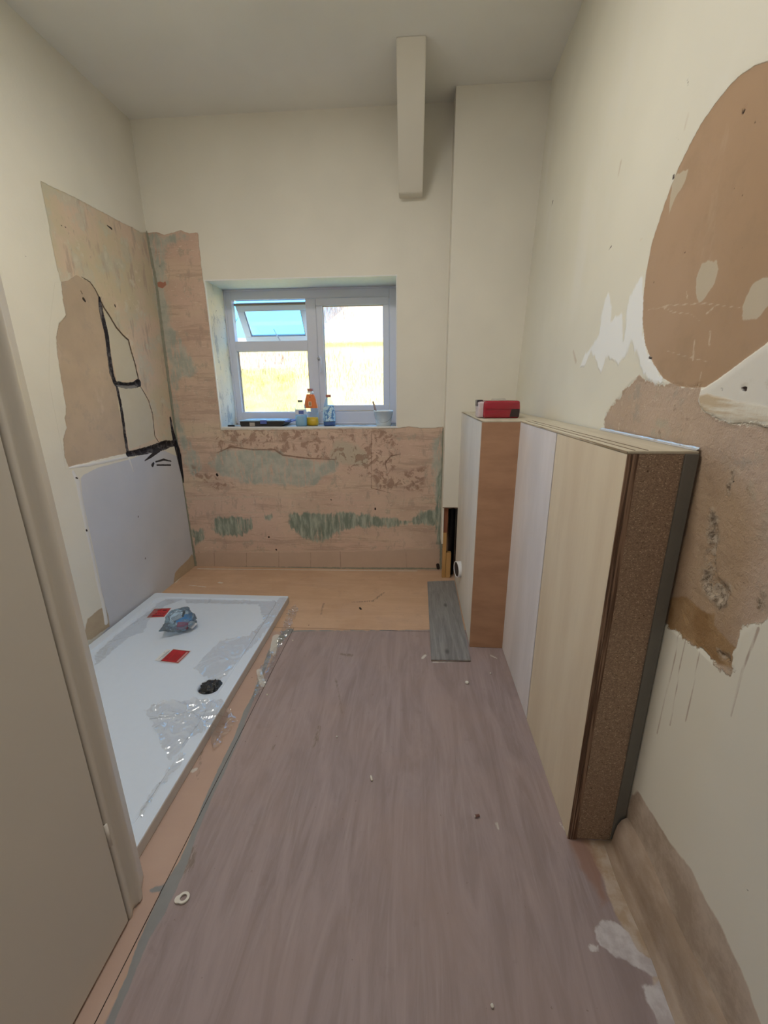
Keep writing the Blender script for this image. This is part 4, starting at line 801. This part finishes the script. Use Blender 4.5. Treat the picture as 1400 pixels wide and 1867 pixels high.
a3 = n_.new('ShaderNodeMixShader'); a3.inputs[0].default_value = .04; M.l.new(a2.outputs[0], a3.inputs[1]); M.l.new(gg.outputs[0], a3.inputs[2]); M.l.new(a3.outputs[0], M.out.inputs[0]); m_obs = M.m
rail('obscured_pane', lx0-.004, lz0-.004, lx1+.004, lz1+.004, .026, .032, m_obs, bev=0)
# right casement sash
sash = thing('sash', None, None, (sx0, YW, sz0)); sash.parent = win; sash.matrix_parent_inverse = Matrix.Translation(-win.location)
for nm, a in (('sash_rail', (sx0, gz1, sx1, sz1)), ('sash_rail', (sx0, sz0, sx1, gz0)), ('sash_stile', (sx0, gz0-.001, gx0, gz1+.001)), ('sash_stile', (gx1, gz0-.001, sx1, gz1+.001))):
    rail(nm, *a, d0=-.010, d1=.045, parent=sash)
for a in ((gx0-.002, gz0, gx0+.003, gz1), (gx1-.003, gz0, gx1+.002, gz1), (gx0, gz1-.004, gx1, gz1+.001)): rail('gasket', *a, d0=.004, d1=.016, m=m_seal, parent=sash, bev=0)
rail('obscured_pane', gx0-.004, gz0-.004, gx1+.004, gz1+.004, .012, .018, m_obs, parent=sash, bev=0)
hx, hz = w(582, 654)
B().lathe([(0, 0), (.012, 0), (.012, .012), (.009, .016), (0, .016)], 20, (hx, YW-.010, hz), axis=(0, -1, 0)).obj('handle_boss', m_met, sash, True)
B().tube([(hx, YW-.022, hz+.014), (hx+.012, YW-.034, hz+.012), (hx+.020, YW-.040, hz-.005), (hx+.021, YW-.040, hz-.05), (hx+.021, YW-.038, hz-.10)], [.007, .008, .008, .007, .006], 10).obj('handle', m_upvc, sash, True)
# top hung vent, swung outward
vent = thing('vent_sash', None, None, (vx0, YW+.03, vz1)); vent.parent = win; vent.matrix_parent_inverse = Matrix.Translation(-win.location)
TH = math.radians(36); VH = vz1-vz0+.02; hzv = vz1-.028; hy = YW+.045
def vt(o):
    o.data.transform(Matrix.Translation((0, hy, hzv)) @ Matrix.Rotation(TH, 4, 'X')); return o
vw0, vw1 = vx0+.006, vx1-.006
def vbox(name, x0_, x1_, z0_, z1_, y0, y1, m, bev=.003):
    X = B().box((x0_, y0, z0_), (x1_, y1, z1_), bev, 2); X.bm.transform(Matrix.Translation((0, hy, hzv)) @ Matrix.Rotation(TH, 4, 'X')); return X.obj(name, m, vent)
fwid = .052
vbox('sash_rail', vw0, vw1, -fwid, 0, 0, .045, m_upvc); vbox('sash_rail', vw0, vw1, -VH, -VH+fwid, 0, .045, m_upvc)
vbox('sash_stile', vw0, vw0+fwid, -VH+fwid, -fwid, 0, .045, m_upvc); vbox('sash_stile', vw1-fwid, vw1, -VH+fwid, -fwid, 0, .045, m_upvc)
for a in ((vw0+fwid, vw0+fwid+.005, -VH+fwid, -fwid), (vw1-fwid-.005, vw1-fwid, -VH+fwid, -fwid), (vw0+fwid, vw1-fwid, -VH+fwid, -VH+fwid+.005)): vbox('gasket', *a, .006, .02, m_gask, 0)
M = Mat('clear_glass'); n_ = M.n; n_.remove(M.b); tr = n_.new('ShaderNodeBsdfTransparent'); tr.inputs[0].default_value = (.93, .98, .98, 1); gg = n_.new('ShaderNodeBsdfGlossy'); gg.inputs['Roughness'].default_value = .03
a3 = n_.new('ShaderNodeMixShader'); M.l.new(M.ramp(M.noise(3, 2), 0, 1, .03, .07), a3.inputs[0]); M.l.new(tr.outputs[0], a3.inputs[1]); M.l.new(gg.outputs[0], a3.inputs[2]); M.l.new(a3.outputs[0], M.out.inputs[0]); m_clr = M.m
vbox('vent_pane', vw0+fwid-.002, vw1-fwid+.002, -VH+fwid-.002, -fwid+.002, .012, .018, m_clr, 0)
bx('vent_rebate', (vx0+.004, YW+.03, vz1-.034), (vx1-.004, YW+.05, vz1-.018), m_seal, win, .002)
pz = hzv-VH*math.cos(TH); B().tube([onY(499, 600, YW+.10), onY(505, 612, YW+.06), onY(511, 621, YW+.02)], .005, 8).obj('stay_bar', m_upvc, win, True)
B().tube([(vx0+.006, YW+.03, vz1-.15), (vx0+.014, YW+.07, vz1-.11)], .003, 6).obj('hinge_arm', m_met, win)

# ------------------------------------------------------------------ things on the sill
def floorpt(u, v_): return onZ(u, v_, WZ0+.0005)
zs = WZ0+.0012
def dims(u0, u1, v0, v1, y):
    a = onY(u0, v1, y); b = onY(u1, v0, y); return (a.x+b.x)/2, abs(b.x-a.x), b.z-WZ0
m_case = plain('black_case', (.03, .028, .03), .4, .4); m_lid = plain('pale_blue_lid', (.42, .66, .88), .25, .5); m_latch = plain('blue_latch', (.10, .14, .42), .4); m_lab = plain('grey_label', (.42, .38, .34), .6)
yc = 3.135; cxm, cw_, chh = dims(438, 517, 766, 778, yc)
t = thing('organiser_case', 'flat black organiser case with pale blue lid on the window sill', 'case', (cxm, yc+.09, WZ0))
x0c, x1c = cxm-cw_/2, cxm+cw_/2
B().prism([(x0c+.006, yc, zs), (x1c-.03, yc, zs), (x1c, yc, zs+.022), (x1c, yc, zs+.040), (x0c, yc, zs+.040), (x0c, yc, zs+.02)], (0, .20, 0), .002).obj('case_body', m_case, t)
lidb = B(); lidb.box((x0c-.004, yc-.004, zs+.0405), (x1c+.004, yc+.204, zs+.047), .002)
for a in ((x0c+.01, x0c+.085), (x0c+.09, x0c+.17), (x0c+.175, x1c-.01)): lidb.box((a[0], yc+.01, zs+.0455), (a[1], yc+.19, zs+.051), .002)
lidb.obj('lid', m_lid, t)
hd = B(); hd.box((x1c+.004, yc+.01, zs+.034), (x1c+.055, yc+.022, zs+.046), .003); hd.box((x1c+.004, yc+.17, zs+.034), (x1c+.055, yc+.182, zs+.046), .003); hd.box((x1c+.043, yc+.01, zs+.034), (x1c+.056, yc+.182, zs+.046), .003); hd.obj('carry_handle', plain('blue_handle', (.14, .22, .60), .35), t)
bx('latch', (x0c+.16, yc-.009, zs+.022), (x0c+.21, yc-.001, zs+.05), m_latch, t, .002); bx('paper_label', (x0c+.075, yc-.0012, zs+.006), (x0c+.115, yc-.0002, zs+.032), m_lab, t)
q = floorpt(420, 777.5); t = thing('trimming_knife', 'small black handled knife with pale blade beside the organiser case', 'knife', (q.x+.03, q.y, WZ0))
kx, ky = max(q.x, WX0+.012), YB+.028
B().prism([(kx, ky, zs), (kx+.055, ky-.004, zs), (kx+.055, ky+.012, zs), (kx+.004, ky+.016, zs)], (0, 0, .014), .003).obj('knife_handle', m_case, t)
B().prism([(kx+.0555, ky, zs), (kx+.10, ky-.004, zs), (kx+.085, ky+.010, zs), (kx+.0555, ky+.010, zs)], (0, 0, .005), .0008).obj('blade', m_met, t)

def clear(name, tint, ior=1.2, r=.05):
    M = Mat(name); n_ = M.n; n_.remove(M.b); tr = n_.new('ShaderNodeBsdfTransparent'); tr.inputs[0].default_value = (*tint, 1); gg = n_.new('ShaderNodeBsdfGlossy'); gg.inputs['Roughness'].default_value = r; dd = n_.new('ShaderNodeBsdfTranslucent'); dd.inputs[0].default_value = (*tint, 1)
    lw = n_.new('ShaderNodeLayerWeight'); lw.inputs[0].default_value = .35
    a = n_.new('ShaderNodeMixShader'); M.l.new(M.ramp(lw.outputs['Facing'], .2, 1, .08, .75), a.inputs[0]); M.l.new(tr.outputs[0], a.inputs[1]); M.l.new(dd.outputs[0], a.inputs[2])
    b_ = n_.new('ShaderNodeMixShader'); M.l.new(M.ramp(M.noise(20, 2), 0, 1, .06, .12), b_.inputs[0]); M.l.new(a.outputs[0], b_.inputs[1]); M.l.new(gg.outputs[0], b_.inputs[2]); M.l.new(b_.outputs[0], M.out.inputs[0]); return M.m
m_clear = clear('clear_plastic', (.92, .95, .97)); m_bluec = clear('blue_clear_plastic', (.74, .88, .96))
m_cap = plain('terracotta_cap', (.42, .16, .12), .45); m_capd = plain('dark_cap', (.14, .13, .10), .5)
m_or = plain('orange_label', (.80, .22, .06), .4, .4, trans=0); m_yel = plain('yellow_liquid', (.85, .52, .0), .2, .6); m_bl = plain('deep_blue_liquid', (.03, .09, .30), .2, .6)
# orange labelled bottle
yb = 3.24
def bottle(name, label, u0, u1, v0, y, prof, mat, group=None):
    x, wd, _ = dims(u0, u1, v0, 778, y); hh = onY((u0+u1)/2, v0, y).z-WZ0; t = thing(name, label, 'bottle', (x, y, WZ0)); r = wd/2
    return t, x, r, hh
t, x, r, hh = bottle('squeeze_bottle', 'tall squash bottle with orange label and yellow liquid, tallest on the sill', 557, 578, 709, yb, None, None)
B().lathe([(0, 0), (r*.85, 0), (r, hh*.04), (r, hh*.45), (r*.96, hh*.55), (r*.78, hh*.72), (r*.52, hh*.86), (r*.36, hh*.90), (r*.34, hh*.94)], 28, (x, yb, zs), 1, .62).obj('bottle_body', m_clear, t, True)
B().lathe([(0, .002), (r*.82, .002), (r*.96, hh*.045), (r*.96, hh*.23), (0, hh*.235)], 28, (x, yb, zs), 1, .60).obj('liquid', m_yel, t, True)
B().lathe([(r*1.01, hh*.48), (r*.97, hh*.55), (r*.79, hh*.72), (r*.56, hh*.85)], 28, (x-.001, yb, zs), 1, .64).obj('label_sleeve', m_or, t, True)
B().lathe([(r*.42, hh*.935), (r*.42, hh), (0, hh)], 20, (x, yb, zs)).obj('cap', m_cap, t, True); B().lathe([(r*.5, hh*.89), (r*.38, hh*.935)], 20, (x, yb, zs)).obj('neck_ring', m_pvc, t, True)
m_lbl2 = plain('pale_orange_print', (.85, .60, .40), .5); m_brn = plain('brown_print', (.35, .12, .04), .5)
bx('print_patch', (x-.010, yb-r*.66-.002, zs+hh*.53), (x+.012, yb-r*.60, zs+hh*.66), m_lbl2, t); bx('print_patch', (x-.007, yb-r*.66-.003, zs+hh*.555), (x+.009, yb-r*.62, zs+hh*.645), plain('barcode_print', (.45, .28, .12), .5), t)
for zz in (.70, .78): B().lathe([(0, 0), (.0042, 0), (.0042, .001), (0, .001)], 12, (x+.001, yb-r*.49, zs+hh*zz), axis=(0, -1, 0)).obj('print_dot', m_brn, t)
# blue bottle
t, x, r, hh = bottle('cleaner_bottle', 'clear bottle with terracotta cap and dark blue liquid, beside the sash handle side', 590, 609.5, 720, 3.20, None, None); t['label'] = 'clear bottle with blue printed label and dark blue liquid on the sill'
yy = 3.20
B().lathe([(0, 0), (r*.86, 0), (r*.97, hh*.03), (r, hh*.3), (r*.98, hh*.5), (r*.82, hh*.66), (r*.52, hh*.84), (r*.36, hh*.90), (r*.34, hh*.93)], 28, (x, yy, zs), 1, .75).obj('bottle_body', m_bluec, t, True)
B().lathe([(0, .002), (r*.83, .002), (r*.95, hh*.03), (r*.96, hh*.14), (0, hh*.14)], 28, (x, yy, zs), 1, .73).obj('liquid', m_bl, t, True)
M = Mat('blue_white_label', .4, .4); c = M.mix(M.ramp(M.noise(60, 3, .6, (1, 1, .6)), .48, .56), (.50, .72, .86), (.10, .25, .55)); c = M.mix(M.ramp(M.noise(45, 3, .6), .58, .64), c, (.75, .85, .90)); m_blab = M.fin(c)
B().lathe([(r*1.015, hh*.16), (r*1.01, hh*.4), (r*.95, hh*.56), (r*.84, hh*.64)], 28, (x, yy, zs), 1, .77).obj('label_sleeve', m_blab, t, True)
B().lathe([(r*.42, hh*.92), (r*.42, hh), (0, hh)], 20, (x, yy, zs)).obj('cap', m_cap, t, True)
# small water bottle
t, x, r, hh = bottle('water_bottle', 'small clear water bottle with dark cap and blue band, shortest on the sill', 540, 557, 730, 3.17, None, None); yy = 3.17
B().lathe([(0, 0), (r*.9, 0), (r, hh*.05), (r, hh*.40), (r*.94, hh*.44), (r, hh*.48), (r, hh*.66), (r*.75, hh*.82), (r*.40, hh*.92), (r*.38, hh*.95)], 28, (x, yy, zs)).obj('bottle_body', m_bluec, t, True)
B().lathe([(0, .002), (r*.87, .002), (r*.95, hh*.05), (r*.95, hh*.40), (0, hh*.405)], 28, (x, yy, zs)).obj('water', plain('cloudy_water', (.45, .58, .66), .3), t, True)
B().lathe([(r*1.02, hh*.47), (r*1.02, hh*.64)], 28, (x, yy, zs)).obj('label_sleeve', plain('white_label', (.72, .76, .84), .4), t, True)
bx('print_patch', (x-.005, yy-r*1.05, zs+hh*.49), (x+r*.75, yy-r*.8, zs+hh*.61), m_latch, t, .001)
B().lathe([(r*.44, hh*.93), (r*.44, hh), (0, hh)], 20, (x, yy, zs)).obj('cap', m_capd, t, True)
# bucket with brush
yy = 3.22; x, wd, _ = dims(682, 716.5, 749, 776, yy); hh = onY(700, 748.5, yy).z-WZ0; r = wd/2; x = min(x, WX1-r-.008)
m_buc = plain('pale_bucket', (.82, .88, .90), .35, .4)
t = thing('paint_bucket', 'small white plastic bucket at the right end of the window sill', 'bucket', (x, yy, WZ0))
B().lathe([(0, 0), (r*.74, 0), (r*.76, .002), (r*.96, hh*.93), (r, hh*.93), (r, hh), (r*.95, hh), (r*.93, hh*.93), (r*.73, .006), (0, .006)], 36, (x, yy, zs)).obj('bucket_body', m_buc, t, True)
ha = [Vector((x+r*.97*math.cos(a), yy-r*.97*abs(math.sin(a))*1.02-.003, zs+hh*.86-math.sin(a)*hh*.62)) for a in [math.pi*k/20 for k in range(21)]]
B().tube(ha, .0016, 6).obj('wire_handle', m_met, t, True)
bs_ = onY(680, 732, 3.26)
t = thing('paint_brush', 'thin wooden brush handle leaning out of the small white bucket', 'brush', (x, yy, WZ0+.02))
B().tube([(x-.035, yy+.012, zs+.012), (bs_.x+.02, 3.245, zs+hh*.95), (bs_.x, 3.262, bs_.z)], [.006, .0085, .006], 10).obj('handle', plain('brush_wood', (.36, .27, .24), .6), t, True)

# ------------------------------------------------------------------ outside, seen through the glass
M = Mat('sunlit_render', .9, .1); m_gw = M.fin(M.mix(M.noise(3, 4), (.80, .51, .17), (.84, .57, .21)))
M = Mat('pink_brick', .9, .1); brn = M.n.new('ShaderNodeTexBrick'); M.l.new(M.co, brn.inputs[0]); brn.inputs['Scale'].default_value = 4; brn.inputs['Color1'].default_value = (.44, .19, .12, 1); brn.inputs['Color2'].default_value = (.50, .23, .15, 1); brn.inputs['Mortar'].default_value = (.48, .30, .22, 1); m_bk = M.fin(brn.outputs[0])
M = Mat('sunlit_paving', .9, .1); m_pv = M.fin(M.mix(M.noise(2, 4), (.60, .44, .12), (.68, .52, .17)))
bx('ground_outside', (-12, 3.5, -.25), (14, 16, -.05), m_pv, kind='structure')
gw = thing('garden_wall', 'sunlit cream garden wall blurred behind the frosted right pane', 'wall', (1, 6.4, -.05))
bx('wall_face', (-1.75, 6.4, -.05), (6, 6.6, 2.06), m_gw, gw); bx('coping', (-1.75, 6.35, 2.06), (6, 6.65, 2.12), m_gw, gw, .01)
hg = Mat('yellow_green_hedge', .9, .1); ngh = hg.noise(6, 6, .7); m_hg = hg.fin(hg.mix(hg.ramp(ngh, .35, .65), (.48, .43, .14), (.74, .58, .22)), hg.bump(ngh, 1, .1))
hb = bmesh.new(); bmesh.ops.create_grid(hb, x_segments=90, y_segments=40, size=1)
for v in hb.verts:
    a, b = v.co.x, v.co.y; p = Vector((-4.6+a*2.8, 6.9+.12*mn.noise(Vector((a*20, b*12, 0))), .85+b*.9+.06*mn.noise(Vector((a*9, 0, 1)))*(b > .9)))
    v.co = p
bmesh.ops.solidify(hb, geom=hb.faces[:], thickness=.6)
me = bpy.data.meshes.new('hedge'); hb.to_mesh(me); hb.free(); o = link('hedge', me, m_hg, None, True); o['label'] = 'yellow green hedge blurred behind the lower left pane'; o['category'] = 'hedge'
hs = thing('neighbour_house', 'pinkish brick house blurred in the upper right frosted pane', 'house', (1.5, 10, 0))
B().prism([(-2.0, 10, -.05), (8, 10, -.05), (8, 10, 5.0), (.8, 10, 5.0), (-.6, 10, 4.1), (-2.0, 10, 3.0)], (0, 3, 0)).obj('brick_wall', m_bk, hs)
B().prism([(-2.25, 9.8, 2.9), (-.6, 9.8, 4.15), (.8, 9.8, 5.05), (8, 9.8, 5.05), (8, 9.8, 5.2), (.7, 9.8, 5.2), (-.7, 9.8, 4.3), (-2.35, 9.8, 3.02)], (0, 3.4, 0)).obj('roof_edge', plain('roof_tile', (.40, .24, .18), .8), hs)
hs = thing('garden_shed', 'low reddish outbuilding blurred above the hedge in the lower left pane', 'building', (-4, 9, 0))
bx('brick_wall', (-7, 9, -.05), (-2.4, 11, 2.35), m_bk, hs); bx('flat_roof', (-7.1, 8.9, 2.35), (-2.3, 11.1, 2.45), plain('felt_roof', (.35, .28, .24), .8), hs, .01)

# ------------------------------------------------------------------ door and its lining, close on the left
m_door = plain('cream_gloss_door', (.68, .635, .565), .4, .4, var=.03, scale=2)
t = thing('door_1', None, None, (XD, .3, 0), kind='structure')
B().prism([(XD-.042, YD-.003, .008), (XD, YD-.003, .008), (XD+.0, -.15, .008), (XD-.042, -.15, .008)], (0, 0, 2.02), .0015).obj('door_leaf', m_door, t)
hq = onX(197, 1522, XD); B().lathe([(0, 0), (.0045, 0), (.0045, .07), (0, .07)], 12, (XD+.0005, YD+.001, hq.z-.035)).obj('hinge', m_door, t, True)
pe = onX(268, 1650, XD+.012)
z1 = pe.z; lb = bmesh.new(); rings = []
e2_ = onX(270, 1636, -.752)
pf = [(-.775, YD+.003), (XD-.001, YD+.003), (XD+.001, YD+.010), (XD-.003, YD+.018), (XD-.0075, YD+.026), (XD-.0055, YD+.034), (XD+.001, YD+.040), (XD+.004, YD+.046), (XD+.004, YD+.056), (XD, YD+.063), (XD-.008, YD+.068), (XD-.03, YD+.108), (XD-.085, YD+.108), (XD-.085, YD+.003)]
zs_ = [.0, .012]+[.03+k*.1 for k in range(31)]
for z in zs_:
    z = min(z, H); rings.append([lb.verts.new((x, y-(.006*max(0, 1-z/.06) if i > 6 and i < 11 else 0), z+(.006 if z == 0 and i > 5 and i < 11 else 0)+.003*mn.noise(Vector((i*3., 0, 0)))*(z == 0))) for i, (x, y) in enumerate(pf)])
for a, b in zip(rings, rings[1:]):
    for k in range(len(pf)): lb.faces.new((a[k], a[(k+1) % len(pf)], b[(k+1) % len(pf)], b[k]))
lb.faces.new(rings[0][::-1]); bmesh.ops.recalc_face_normals(lb, faces=lb.faces[:]); me = bpy.data.meshes.new('trim_3'); lb.to_mesh(me); lb.free(); link('trim_3', me, m_door, None, True, kind='structure')

# ------------------------------------------------------------------ litter on the floor
m_wp = plain('white_plastic', (.72, .68, .60), .4, .4); FZ = .0018
q = onF(335, 1639); t = thing('plastic_clip', 'white oval plastic ring clip on the floor near the door', 'clip', (q[0], q[1], 0))
rgm = bmesh.new(); rin = []; NS = 40
for k in range(NS):
    a = 2*math.pi*k/NS; ca, sa = math.cos(a), math.sin(a)
    ex_ = 1.45 if ca < -.75 else 1
    rin.append([rgm.verts.new((q[0]+(o_*ca)*(ex_ if o_ > .011 else 1), q[1]+(o_*sa)*.9, z)) for o_, z in ((.0095, FZ), (.0165, FZ), (.0165, FZ+.005), (.0095, FZ+.005))])
for k in range(NS):
    a, b = rin[k], rin[(k+1) % NS]
    for j in range(4): rgm.faces.new((a[j], a[(j+1) % 4], b[(j+1) % 4], b[j]))
bmesh.ops.rotate(rgm, verts=rgm.verts[:], cent=(q[0], q[1], 0), matrix=Matrix.Rotation(.35, 3, 'Z'))
bmesh.ops.recalc_face_normals(rgm, faces=rgm.faces[:]); me = bpy.data.meshes.new('ring'); rgm.to_mesh(me); rgm.free(); link('ring', me, m_wp, t)
q = onF(851, 1246); o = B().lathe([(0, 0), (.008, 0), (.0095, .003), (.008, .008), (.004, .0095), (.003, .007), (0, .007)], 18, (q[0], q[1], FZ)).obj('screw_cap', m_wp, None, True); o['label'] = 'small round white cap on the floor near the foot of the boxing pillar'; o['category'] = 'cap'
q = onF(870, 1491); t = thing('wall_plug', 'short brown wall plug lying on the floor by the near end of the boxing', 'wall plug', (q[0], q[1], FZ))
B().lathe([(0, 0), (.0042, 0), (.005, .002), (.0042, .004), (.0042, .013), (.003, .014), (0, .014)], 12, (q[0]-.006, q[1], FZ+.0052), axis=(1, .3, 0)).obj('plug', plain('brown_plastic', (.20, .10, .08), .5), t, True)
bx('cut_end', (q[0]-.009, q[1]-.003, FZ), (q[0]-.0065, q[1]+.003, FZ+.006), m_wp, t, .0005)
q = onF(677, 1422); o = B().lathe([(0, 0), (.0035, .0005), (.0038, .018), (.002, .022), (0, .022)], 12, (q[0]+.003, q[1]-.008, FZ+.004), axis=(-.3, 1, 0)).obj('wall_plug', m_wp, None, True); o['label'] = 'slim white wall plug lying in the middle of the floor'; o['category'] = 'wall plug'
random.seed(11)
for (u, v_), lb_ in (((894, 1229), 'white plaster crumb on the floor beside the boxing, near the recess'), ((614, 1345), 'tiny white plaster crumb right of the dark floor scuff'), ((534, 1169), 'tiny white plaster crumb just below the floor seam'), ((487, 1268), 'pale crumb on the grey filled floor joint by the tray'), ((897, 1836), 'pale crumb at the bottom of the photo on the floor')):
    q = onF(u, v_); c_ = bmesh.new(); bmesh.ops.create_icosphere(c_, subdivisions=2, radius=.004)
    for v in c_.verts: v.co *= 1+.35*mn.noise(v.co*400+Vector((u, 0, 0))); v.co.z = max(v.co.z, -.003)
    c_.transform(Matrix.Translation((q[0], q[1], FZ+.003))); me = bpy.data.meshes.new('plaster_crumb'); c_.to_mesh(me); c_.free(); o = link('plaster_crumb', me, m_wp); o['label'] = lb_; o['category'] = 'crumb'; o['group'] = 'plaster crumbs on the floor'
